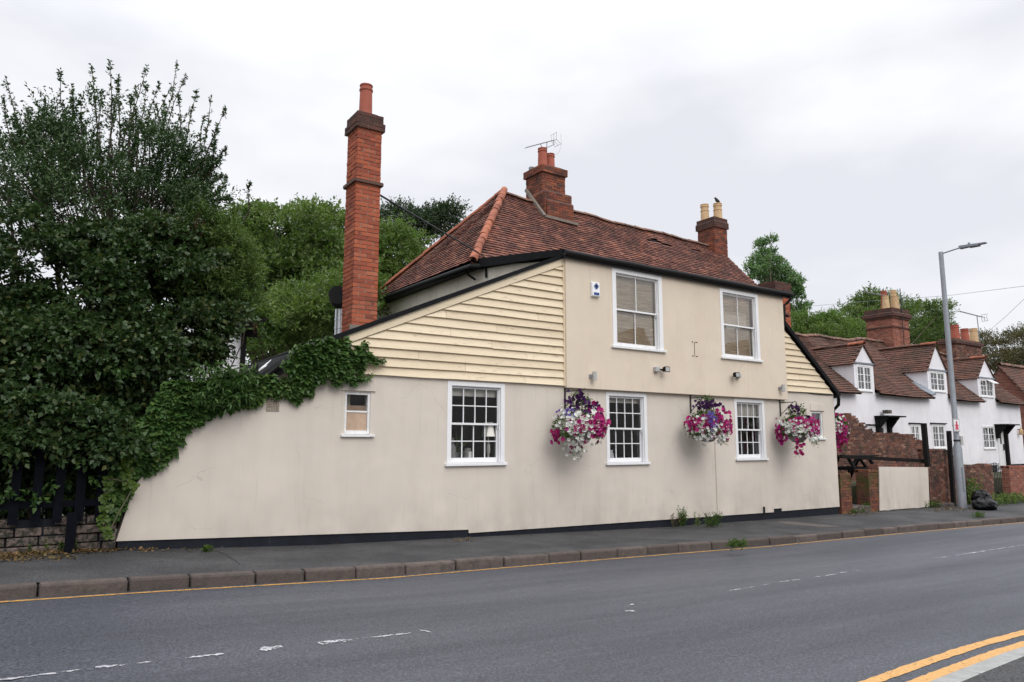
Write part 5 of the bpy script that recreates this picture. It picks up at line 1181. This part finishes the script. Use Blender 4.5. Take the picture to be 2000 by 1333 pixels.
m = MB(); q = Y(500, 628, 16.5); m.hexa([q+V(p) for p in [(-.35,0,-.10),(.2,-.2,.02),(.2,1,.02),(-.35,1,-.10),(-.35,0,-.04),(.2,-.2,.08),(.2,1,.08),(-.35,1,-.04)]]); m.build('eaves', M['timber'], ob)
sh = thing('garden_shed', 'low outbuilding with black felt roof behind the ivy covered wall', 'shed', (4, 13, 0))
a, b, c = Y(478, 748, 12.3), Y(478, 722, 12.3), Y(690, 655, 12.3)
m = MB(); m.box(3.0, 4.2, 11.5, 14.5, 0, 2.3); m.build('wall', M['brick_dark'], sh)
m = MB(); a, b, c, d = Y(520,748,12.2), Y(505,735,12.2), Y(567,690,12.4), Y(600,705,12.4); m.hexa([a, d, d+V((0,3,0)), a+V((0,3,0)), b, c, c+V((.2,3,.1)), b+V((0,3,.1))]); a, b = Y(484,750,11.6), Y(484,727,11.6); c, d = Y(505,745,11.6), Y(505,712,11.6); m.hexa([a, c, c+V((0,1,0)), a+V((0,1,0)), b, d, d+V((0,1,0)), b+V((0,1,0))]); m.bar(Y(480,744,11.55), Y(568,752,11.55), .08, .09); m.bar(Y(548,757,11.4), Y(575,757,11.4), .06, .22)
m.build('roof', M['felt'], sh)
m = MB(); m.tube([Y(512,740,12.15), Y(545,712,12.2), Y(572,692,12.25)], .055, 8); m.build('roof_edge', M['black'], sh)
m = MB(); a, b, c, d = Y(505,722,13), Y(548,697,13), Y(560,697,13), Y(525,722,13); m.hexa([a+V((0,0,-.15)), d+V((0,0,-.15)), d+V((0,.6,-.15)), a+V((0,.6,-.15)), a, c, c+V((0,.6,0)), b+V((0,.6,0))]); m.build('roof_light', M['plastic_white'], sh)

# ------------------------------------------------------------------ vegetation
def E_(px, py, y0, rx, rz, ry, wgt=1.):
    c = Y(px, py, y0); d = (c-V((0,0,ZC))).dot(fwd); return ((c.x, c.y, c.z), (rx*d/FPX, ry, rz*d/FPX), wgt)
# background trees
def gz(px, y0): p = Y(px, 800, y0); return (p.x, y0, .2)
make_tree('ash_tree', 'broad mid green tree filling the gap left of the tall chimney', 'tree', gz(560,25), (Y(555,520,25)), [E_(545,480,25,100,75,2.4,1.2), E_(500,560,25,80,90,2.2), E_(600,560,25.5,90,110,2.4,1.2), E_(560,660,25,120,80,2.2,1.1), E_(450,480,26,50,60,1.5,.4), E_(615,455,26,45,40,1.5,.5)], 118, .38, .8, 52, .5, 9, .16, .075, M['lf_mid'], .35, 11, flat=.55, nl=46)
make_tree('willow_tree', 'light green tree right behind the tall chimney', 'tree', gz(745,30), (Y(745,520,30)), [E_(748,510,30,52,65,1.8), E_(700,560,30,60,90,1.8,.8), E_(770,560,30,45,60,1.8,.6), E_(680,470,30,30,40,1.,.3)], 70, .5, 1.0, 60, .6, 10, .15, .06, M['lf_light'], .3, 12, droop=.5)
make_tree('pine_tree', 'dark spreading tree on the skyline left of the hipped roof', 'tree', gz(818,46), (Y(812,470,46)), [E_(790,440,46,50,22,2.5), E_(850,440,46,42,24,2.5), E_(812,470,46,50,25,2.5,.6), E_(830,500,46,40,25,2.5,.4)], 62, .7, 1.25, 42, .5, 8, .19, .09, M['lf_dark'], .35, 13)
make_tree('bushy_tree', 'dark green tree low behind the black roofed outbuilding', 'tree', gz(610,20), (Y(610,640,20)), [E_(600,630,20,85,70,1.8), E_(680,600,20,50,90,1.2,.6), E_(520,655,20,50,50,1.5,.5)], 62, .35, .75, 46, .4, 9, .12, .06, M['lf_mid'], .2, 14)
for (lab, px, env, n, sd_) in [('tall poplar behind the right end of the pub roof', 1500, [E_(1497,490,42,14,22,1.0,.6), E_(1500,520,42,22,26,1.3,1.), E_(1512,540,42,30,32,1.5,1.2), E_(1480,530,42,16,26,1.,.5), E_(1500,590,42,34,40,1.6)], 120, 15), ('smaller poplar between the taller one and the cottage roof', 1555, [E_(1550,562,40,13,24,1.,.8), E_(1553,605,40,17,34,1.2)], 62, 16)]:
    make_tree('poplar_tree', lab, 'tree', gz(px,41), (Y(px,500 if sd_ == 15 else 560,41)), env, n, .25, .52, 22, .4, 8, .17, .11, M['lf_poplar'], .2, sd_, 'poplars behind the pub', droop=0, up=.9, nl=22, flat=1.2)
make_tree('garden_tree', 'large rounded green tree behind the big cottage chimney', 'tree', gz(1690,36), (Y(1690,640,36)), [E_(1660,640,36,62,44,3), E_(1725,625,36,62,52,3), E_(1690,610,37,60,28,3,.7), E_(1800,640,36,48,46,3)], 105, .8, 1.4, 52, .6, 9, .19, .09, M['lf_mid'], .3, 17)
make_tree('garden_tree', 'lighter green tree just right of the pub behind the cottage ridge', 'tree', gz(1615,30), (Y(1615,660,30)), [E_(1615,655,30,58,34,2.2), E_(1575,650,30,25,40,1.5,.5), E_(1665,675,30,50,24,2.,.7)], 62, .6, 1.1, 52, .5, 9, .16, .08, M['lf_light'], .25, 18)
make_tree('garden_tree', 'darker green tree right of the big cottage chimney', 'tree', gz(1815,40), (Y(1815,660,40)), [E_(1815,655,40,44,46,2.5)], 50, .8, 1.2, 52, .6, 9, .18, .09, M['lf_shrub'], .3, 20)
make_tree('copper_tree', 'bronze green twiggy tree at the far right edge', 'tree', gz(1985,30), (Y(1975,680,26)), [E_(1965,685,26,52,42,2.2), E_(2030,680,26,55,50,2.2), E_(1930,700,26,26,30,1.5,.4)], 95, .5, .95, 52, .5, 8, .13, .06, M['lf_brown'], .25, 19, nl=60, shell=.7)

# holly tree over the fence
def px_m(px, py, y0): return Y(px, py, y0)
hb = (1.6, 13.6, .3)
rng = np.random.default_rng(31); t = thing('holly_tree', 'tall dark holly with upright leafy shoots against the sky', 'tree', hb)
env = [E_(215,325,13.6,140,110,1.2,1.1), E_(240,420,13.4,190,110,1.3,1.2), E_(110,350,13.8,100,110,1.2,.9), E_(320,390,13.6,90,100,1.1,.8), E_(0,430,13.6,90,120,1.2,.8), E_(-60,330,13.9,80,130,1.,.5), E_(385,430,13.4,50,70,.8,.4)]
cl = clumps(rng, env, 190, .18, .38, .45); a1_ = crown(rng, cl, 26, .3, 11, .058, .028, 0., .95, .7)
# upright shoots
tips = [(12,155),(8,190),(55,215),(88,195),(118,140),(140,168),(178,130),(158,190),(215,122),(232,160),(252,190),(287,132),(285,165),(310,165),(345,124),(362,150),(335,170),(384,180),(372,215),(412,192),(440,212),(398,230),(425,250),(434,345),(441,345),(420,290),(408,310),(390,265),(487,358),(28,230),(70,240),(-10,200),(200,180),(265,215),(325,215),(305,205),(440,290),(350,190),(100,230)]
for _ in range(22):
    a_ = rng.uniform(-2.6, .15); rr_ = rng.uniform(.86, 1.02); tips.append((215+232*rr_*math.cos(a_), 385+235*rr_*math.sin(a_)))
mS = MB(); L_ = []
for i, (px, py) in enumerate(tips):
    tip = V(Y(px, py, 13.5+rng.uniform(-.5, .5))); sp_ = rng.uniform(.3, 1)
    bx = 215+(px-215)*.62+rng.normal()*8; by = 400 if px < 460 else 470; bpx = (bx, by) if px < 460 else (440, 470)
    base = V(Y(*bpx, 13.5)); md = base.lerp(tip, .55)+V((rng.normal()*.12+(tip.x-base.x)*.12, 0, .0))
    pts = [base, base.lerp(md, .5)+V((rng.normal()*.03,0,0)), md, md.lerp(tip, .5)+V((rng.normal()*.03,0,0)), tip]; mS.tube(pts, [.018,.014,.011,.008,.004], 5)
    for k in range(3, 36):
        f = 1-(k/36)**1.15*.92 if k < 36 else 0; f = rng.uniform(.15, 1.)**.8
        seg = min(int(f*4), 3); q = pts[seg].lerp(pts[seg+1], f*4-seg); dd = (pts[seg+1]-pts[seg]).normalized()
        sd__ = np.array([rng.normal(), rng.normal()*.6, .5]); C = np.array([q]); tl = rng.uniform(.03, .20)*(1.25-f)
        L_.append(sprigs(rng, C, np.array([dd*1.+V(sd__)*.6]), tl, int(3+tl*30), .55, .060, .028, 0.))
    for k in range(5): L_.append(sprigs(rng, np.array([tip-V((0,0,.04*k))]), np.array([[rng.normal()*.4, rng.normal()*.4, 1.]]), .04, 4, .55, .058, .027, 0.))
leaves_mesh('crown', *cat([a1_]+L_), M['lf_holly'], t)
m = mS; 
for (dx, r_0, tp) in [(0, .10, (215,300)), (.35, .07, (330,330)), (-.4, .08, (90,300)), (.15, .06, (270,250)), (-.2, .06, (160,240)), (.5, .05, (385,330)), (-.9, .06, (10,330))]:
    b0 = V(hb)+V((dx,0,0)); tp = V(Y(*tp, 13.6)); m.tube([b0, b0.lerp(tp, .3)+V((.05,0,0)), b0.lerp(tp, .65)+V((-.04,.05,0)), tp], [r_0, r_0*.8, r_0*.5, r_0*.15], 8)
limbs(m, rng, hb, V(Y(215,300,13.6)), .09, cl, 34, .25); m.build('trunk', M['bark'], t, smooth=True)

# big leafy shrub and climber mass over the fence
def shrub(name, lab, cat_, base, env, n, r0, r1, per, ln, k, ll, lw, mat, seed, lobed=False, droop=.35, extra=None, up=.1, shell=.55, stems=10, zmin=None):
    rng = np.random.default_rng(seed); t = thing(name, lab, cat_, base); cl = clumps(rng, env, n, r0, r1, shell)
    a = crown(rng, cl, per, ln, k, ll, lw, droop, .85, up); leaves_mesh('foliage', *a, mat, t, lobed=lobed)
    m = MB(); top = V(env[0][0]); limbs(m, rng, base, top, .05, cl, stems, .3); m.build('stems', M['bark'], t, smooth=True); return t
shrub('lime_bush', 'dense broad leaved bush with drooping leaves hanging over the picket fence', 'bush', (.9, 12.6, .3),
      [E_(60,560,12.6,120,140,.8,1.1), E_(200,560,12.5,150,150,.9,1.3), E_(330,600,12.4,120,130,.8,1.2), E_(60,720,12.3,130,110,.7,.9), E_(230,740,12.3,160,90,.7,1.1), E_(-60,620,12.6,110,200,.8,.7), E_(385,640,12.4,40,60,.6,.6), E_(300,500,12.7,130,60,.8,.6), E_(60,700,11.9,120,70,.5,1.1), E_(180,690,11.9,120,70,.5,1.1), E_(-80,700,11.9,80,90,.5,.5), E_(280,700,11.9,60,70,.4,.6), E_(40,835,11.1,120,50,.12,.5), E_(190,845,11.1,70,55,.12,.35)], 330, .17, .34, 40, .22, 8, .085, .055, M['lf_shrub'], 41, droop=.5)
shrub('buddleia_bush', 'lighter fine leaved bush with brown flower heads left of the white building', 'bush', (2.9, 12.9, .3),
      [E_(420,520,12.9,55,90,.6,1.2), E_(455,570,12.9,40,60,.5,.9), E_(400,460,13,50,60,.6,.6), E_(380,560,12.8,60,90,.6,.8), E_(470,520,13.2,25,40,.4,.35)], 120, .13, .27, 30, .2, 9, .07, .022, M['lf_mid'], 42, droop=.15, up=.4)
rng = np.random.default_rng(8)
L_ = []; m = MB()
for (px, py) in [(385,430), (383,445), (392,455), (476,612), (498,640)]:
    c = np.array(Y(px, py, 12.35)); q = rng.normal(size=(26, 3))*np.array([.03,.03,.06]); L_.append(sprigs(rng, c+q, rng.normal(size=(26, 3)), .03, 3, .8, .03, .018, 0.))
o = leaves_mesh('dead_flower_heads', *cat(L_), M['berry'], None, loc=Y(385,440,12.35)); tag(o, 'rusty brown dead flower heads on the fine leaved bush', 'flowers', None, 'stuff')
shrub('lime_bush', 'broad leaved bush added beyond the left edge of the picture to shade the fence', 'bush', (-3.0, 12.9, .3),
      [((-2.2,12.8,3.4),(1.5,1.2,2.2),1.2), ((-4.2,13.2,3.2),(1.5,1.2,2.2),1.), ((-3,11.7,2.1),(1.8,.6,.8),.8), ((-3,12.6,1.2),(2.2,.8,.9),.8), ((-2.6,13.6,5.2),(1.6,1.1,1.2),.7)], 230, .25, .45, 34, .26, 8, .11, .07, M['lf_shrub'], 47, droop=.5)  # unseen foliage mass added to shade the fence corner and fill side views
shrub('garden_hedge', 'dark hedge behind the picket fence', 'hedge', (-1.0, 14.6, .2),
      [((-.5,14.6,1.4),(2.6,.5,1.3),1.), ((-3.5,14.6,1.4),(2.2,.5,1.3),1.)], 150, .25, .45, 26, .24, 7, .10, .07, M['lf_dark'], 48, droop=.3)
shrub('elder_bush', 'shadowy undergrowth behind the picket fence', 'bush', (.4, 12.0, .35),
      [E_(40,850,11.9,120,80,.3,1), E_(170,860,11.9,110,80,.3,1), E_(120,950,11.8,130,60,.25,.8), E_(-60,900,11.9,80,100,.3,.6), E_(100,800,12.2,160,60,.5,.8), E_(100,900,13,200,100,.4,1.2)], 130, .16, .3, 26, .18, 8, .10, .06, M['lf_holly'], 43, droop=.3)
# a few leaves between the pickets, lit
rng = np.random.default_rng(9); L_ = []
for (px, py, s_) in [(18,965,.7), (60,965,.6), (72,975,.5), (100,945,.5), (180,935,.6), (175,815,.8), (70,860,.6), (160,900,.5), (110,890,.5), (240,725,.7)]:
    c = np.array(Y(px, py, 11.04)); q = rng.normal(size=(6, 3))*np.array([.08,.03,.05])*s_; L_.append(sprigs(rng, c+q, rng.normal(size=(6, 3))+np.array([0,-1.,-.3]), .08, 3, .6, .07, .05, .3))
o = leaves_mesh('creeper_leaves', *cat(L_), M['lf_ivy'], None, loc=Y(100,945,11.04), lobed=True); tag(o, 'stray creeper leaves poking between the dark pickets', 'creeper', None, 'stuff')
# ivy over the wall
def ivy(name, lab, blobs, yb, seed, mat, ll=.085, dens=1., bulge=.3, droop=.5, lobed=True, cat_='ivy', vine=True, loc=None):
    rng = np.random.default_rng(seed); L_ = []; m = MB(); ex_ = []
    for (px, py, r_) in blobs:
        if r_ > 20:
            for q_ in range(5): a_ = rng.uniform(0, 6.28); ex_.append((px+math.cos(a_)*r_*.8, py+math.sin(a_)*r_*.8, r_*rng.uniform(.18, .34)))
    nb_ = len(blobs); blobs = [(b[0], b[1], b[2]*(.82 if b[2] > 20 else 1)) for b in blobs]+ex_
    for (px, py, r_) in blobs:
        c = Y(px, py, yb); mm = (c-V((0,0,ZC))).dot(fwd)/FPX; rr = r_*mm; n = max(5, int(dens*rng.uniform(.6, 1.25)*560*rr*rr/.05))
        u_ = rng.uniform(0, 1, n)**.5; th = rng.uniform(0, 6.283, n); X_ = c.x+rr*u_*np.cos(th); Z_ = c.z+rr*u_*np.sin(th)
        Y_ = yb-np.minimum(bulge, rr*.9)*np.sqrt(np.clip(1-u_**2, 0, 1))*rng.uniform(.25, 1., n)-.01
        D = np.stack([np.cos(th)*u_*.8+rng.normal(size=n)*.45, -.55-rng.uniform(0, .5, n), -droop+np.sin(th)*u_*.6+rng.normal(size=n)*.3], 1)
        Nn = np.stack([rng.normal(size=n)*.3, -np.ones(n)*.9, .75+rng.normal(size=n)*.3], 1); s_ = rng.uniform(.45, 1.35, n)
        L_.append((np.stack([X_, Y_, Z_], 1), D, Nn, ll*s_, ll*.95*s_))
    P = [Y(b[0], b[1], yb-.02) for b in blobs[:nb_]]
    if loc is None: loc = P[0]
    t = thing(name, lab, cat_, loc); leaves_mesh('foliage', *cat(L_), mat, t, lobed=lobed)
    if vine:
        for k in range(len(P)-1):
            if (P[k]-P[k+1]).length < 1.2: m.tube([P[k], P[k].lerp(P[k+1], .5)+V((rng.normal()*.03,-.02,rng.normal()*.03)), P[k+1]], .009, 5)
        m.build('stems', M['twig'], t)
    return t
ivy('ivy', 'dark ivy trailing along the swept top of the cream wall', [(216,1005,9),(224,985,13),(232,958,18),(240,925,24),(255,897,27),(275,880,25),(300,865,27),(322,842,29),(340,815,30),(362,790,30),(387,776,32),(402,780,28),(425,768,28),(412,762,27),(440,754,27),(468,757,25),(495,760,22),(520,752,21),(545,758,17),(568,760,16),(588,748,22),(575,777,8),(598,764,10),(487,781,13),(350,843,10),(341,863,9),(331,880,9),(303,903,12),(290,917,8),(312,893,9),(320,800,30),(290,840,30),(345,770,28),(372,812,20),(394,799,20),(420,789,22),(446,781,20),(472,777,18),(497,772,16)], 11.22, 51, M['lf_ivy'], .10, 1.1, .30)
ivy('ivy', 'mound of bright ivy with runners climbing on to the left weatherboards', [(600,700,30),(575,715,24),(640,684,26),(615,686,24),(630,694,28),(657,692,26),(640,714,28),(615,728,24),(662,714,20),(592,732,20),(675,732,12),(655,744,9),(690,692,16),(700,706,12),(712,698,10),(700,716,8),(722,702,7),(733,706,5),(742,705,4),(748,704,3),(712,680,5),(708,690,6),(713,672,4),(700,735,7),(712,737,5),(724,735,3),(585,757,14),(668,672,12),(690,745,6)], 11.14, 52, M['lf_ivy'], .085, .9, .28)
ivy('creeper', 'yellow green creeper trailing at the left end of the cream wall', [(247,885,8),(245,905,9),(247,925,8),(250,945,8),(208,935,7),(207,950,8),(209,970,9),(207,990,9),(203,1010,9),(206,1028,8),(212,1042,8),(262,950,7)], 11.0, 53, M['lf_yellow'], .06, .55, .12, 1.2, lobed=False, cat_='creeper')
# laurel tips hanging over the wall
rng = np.random.default_rng(61); L_ = []
for k in range(120):
    px, py = rng.uniform(385, 495), rng.uniform(715, 790); py = min(py, 800-(px-395)*.12)
    c = np.array([Y(px, py, 10.98+rng.uniform(-.12, .15))]); L_.append(sprigs(rng, c, np.array([[rng.normal()*.7+.25, -.8, rng.normal()*.4-.1]]), .16, 9, .5, .11, .028, .25))
o = leaves_mesh('laurel_shoots', *cat(L_), M['lf_ivy'], None, loc=Y(440,740,11)); tag(o, 'narrow leaved shoots fanning over the ivy below the white building', 'shrub')

# weeds, litter, leaves
def weed(name, lab, px, py, h_, n, seed, mat='lf_mid', spread=.1, y=None, ll=.06, lw=.02, grass=False):
    rng = np.random.default_rng(seed); g_ = G(px, py, 0); c = np.array(g_)
    P = np.stack([c[0]+rng.normal(size=n)*spread, c[1]+rng.normal(size=n)*spread*.35, np.full(n, c[2])], 1)
    D = np.stack([rng.normal(size=n)*.22, rng.normal(size=n)*.2-.1, np.ones(n)], 1); A = sprigs(rng, P, D, h_, 12 if not grass else 5, .55, ll, lw, .05)
    o = leaves_mesh(name, *A, M[mat], None, loc=g_); return tag(o, lab, 'weed')
weed('weed', 'tall green weed sprouting against the black plinth', 1333, 1028, .36, 22, 1, 'lf_basket', .045)
weed('weed', 'small red leaved weed left of the tall one by the plinth', 1318, 1030, .22, 8, 2, 'lf_brown', .04)
weed('weed', 'thin weed between the tall weed and the cable cover', 1364, 1028, .26, 7, 3, 'lf_mid', .04)
weed('grass_tuft', 'green grass tuft at the foot of the cable cover', 1392, 1030, .26, 26, 4, 'lf_basket', .09, ll=.09, lw=.012)
weed('grass_tuft', 'grass tuft growing in the kerb joint below the cream wall', 1438, 1070, .12, 26, 5, 'lf_basket', .12, ll=.07, lw=.012)
weed('weed', 'tiny weed at the wall foot near the left end of the plinth', 626, 1062, .14, 8, 6, 'lf_basket', .04)
weed('weed', 'low weed growing in the pavement crack', 405, 1078, .07, 10, 7, 'lf_basket', .05)
weed('weed', 'leafy weed at the stone wall foot right of the fence post', 168, 1072, .2, 22, 8, 'lf_basket', .14)
weed('weed', 'leafy weed at the stone wall foot left of the fence post', 112, 1078, .14, 22, 9, 'lf_mid', .14)
weed('weed', 'green weeds beside the worn stone step', 1692, 1000, .28, 16, 10, 'lf_basket', .14)
weed('weed', 'bushy green weed against the old wall right of the lamp post', 1897, 985, .75, 46, 11, 'lf_mid', .22, ll=.1, lw=.05)
weed('weed', 'sprawling green weeds below the iron gate', 1960, 985, .30, 70, 12, 'lf_mid', .5, ll=.08, lw=.03)
weed('weed', 'green weeds at the foot of the pinkish wall', 1995, 982, .3, 40, 14, 'lf_mid', .5, ll=.08, lw=.03)
weed('grass_tuft', 'grass tuft on the pavement edge in front of the bin bags', 1912, 1012, .12, 18, 13, 'lf_basket', .12, ll=.07, lw=.012)
weed('weed', 'mossy weed at the foot of the tall crumbling wall', 1820, 992, .2, 22, 15, 'lf_basket', .2)
weed('weed', 'weeds growing on the terrace behind the grey slab', 1675, 1003, .10, 10, 16, 'lf_basket', .2)
def litter(name, lab, segs_, n, seed, s_=.045):
    rng = np.random.default_rng(seed); P = []
    for (xa, ya, xb, yb, k) in segs_:
        q = int(n*k)
        for i in range(q):
            f = rng.uniform(); g_ = G(xa+(xb-xa)*f+rng.normal()*3, ya+(yb-ya)*f+rng.normal()*2.2, .008); P.append((g_.x, g_.y, g_.z+rng.uniform(0, .02)))
    P = np.array(P); k = len(P); D = rng.normal(size=(k, 3))*np.array([1, 1, .25]); Nn = rng.normal(size=(k, 3))*.35+np.array([0, 0, 1.]); q = s_*rng.uniform(.5, 1.3, k)
    o = leaves_mesh(name, P, D, Nn, q, q*.7, M['lf_dead'], None, loc=tuple(P[0])); return tag(o, lab, 'leaves', None, 'stuff')
litter('fallen_leaves', 'brown fallen leaves drifted along the foot of the stone wall', [(-30,1088,240,1072,.75), (-20,1095,150,1088,.15), (240,1072,300,1072,.06), (280,1078,420,1072,.04)], 1500, 1)
litter('fallen_leaves', 'small heap of dead leaves at the step in the black plinth', [(885,1056,925,1054,1)], 90, 2, .03)
litter('fallen_leaves', 'dead leaves scattered at the foot of the old wall and lamp post', [(1820,996,1905,994,.8), (1660,1006,1720,1003,.2)], 300, 3, .05)
litter('fallen_leaves', 'thin scatter of debris along the wall and pavement', [(430,1072,900,1056,.3), (950,1052,1300,1034,.3), (1340,1030,1480,1022,.2), (1500,1016,1640,1008,.2)], 160, 4, .03)

# the house across the street, behind the viewpoint: it is what the panes mirror
oh = thing('opposite_house', 'pale rendered terrace across the street with gabled roofs', 'house', (30, -12, 0))
m = MB(); m.box(9, 52, -18, -12, -.5, 5.6); m.build('wall', M['concrete'], oh)
m = MB(); m.hexa([(8.8,-18.2,5.6),(52.2,-18.2,5.6),(52.2,-11.8,5.6),(8.8,-11.8,5.6),(8.8,-15.1,8.0),(52.2,-15.1,8.0),(52.2,-15,8.0),(8.8,-15,8.0)])
for gx in (24, 34, 45): m.add([(gx-2.6,-11.9,5.5),(gx+2.6,-11.9,5.5),(gx,-11.9,9.3),(gx,-15,9.3),(gx-2.6,-15,5.6),(gx+2.6,-15,5.6)], [(0,1,2),(0,2,3,4),(1,5,3,2)])
m.build('roof', M['tile_brown'], oh)
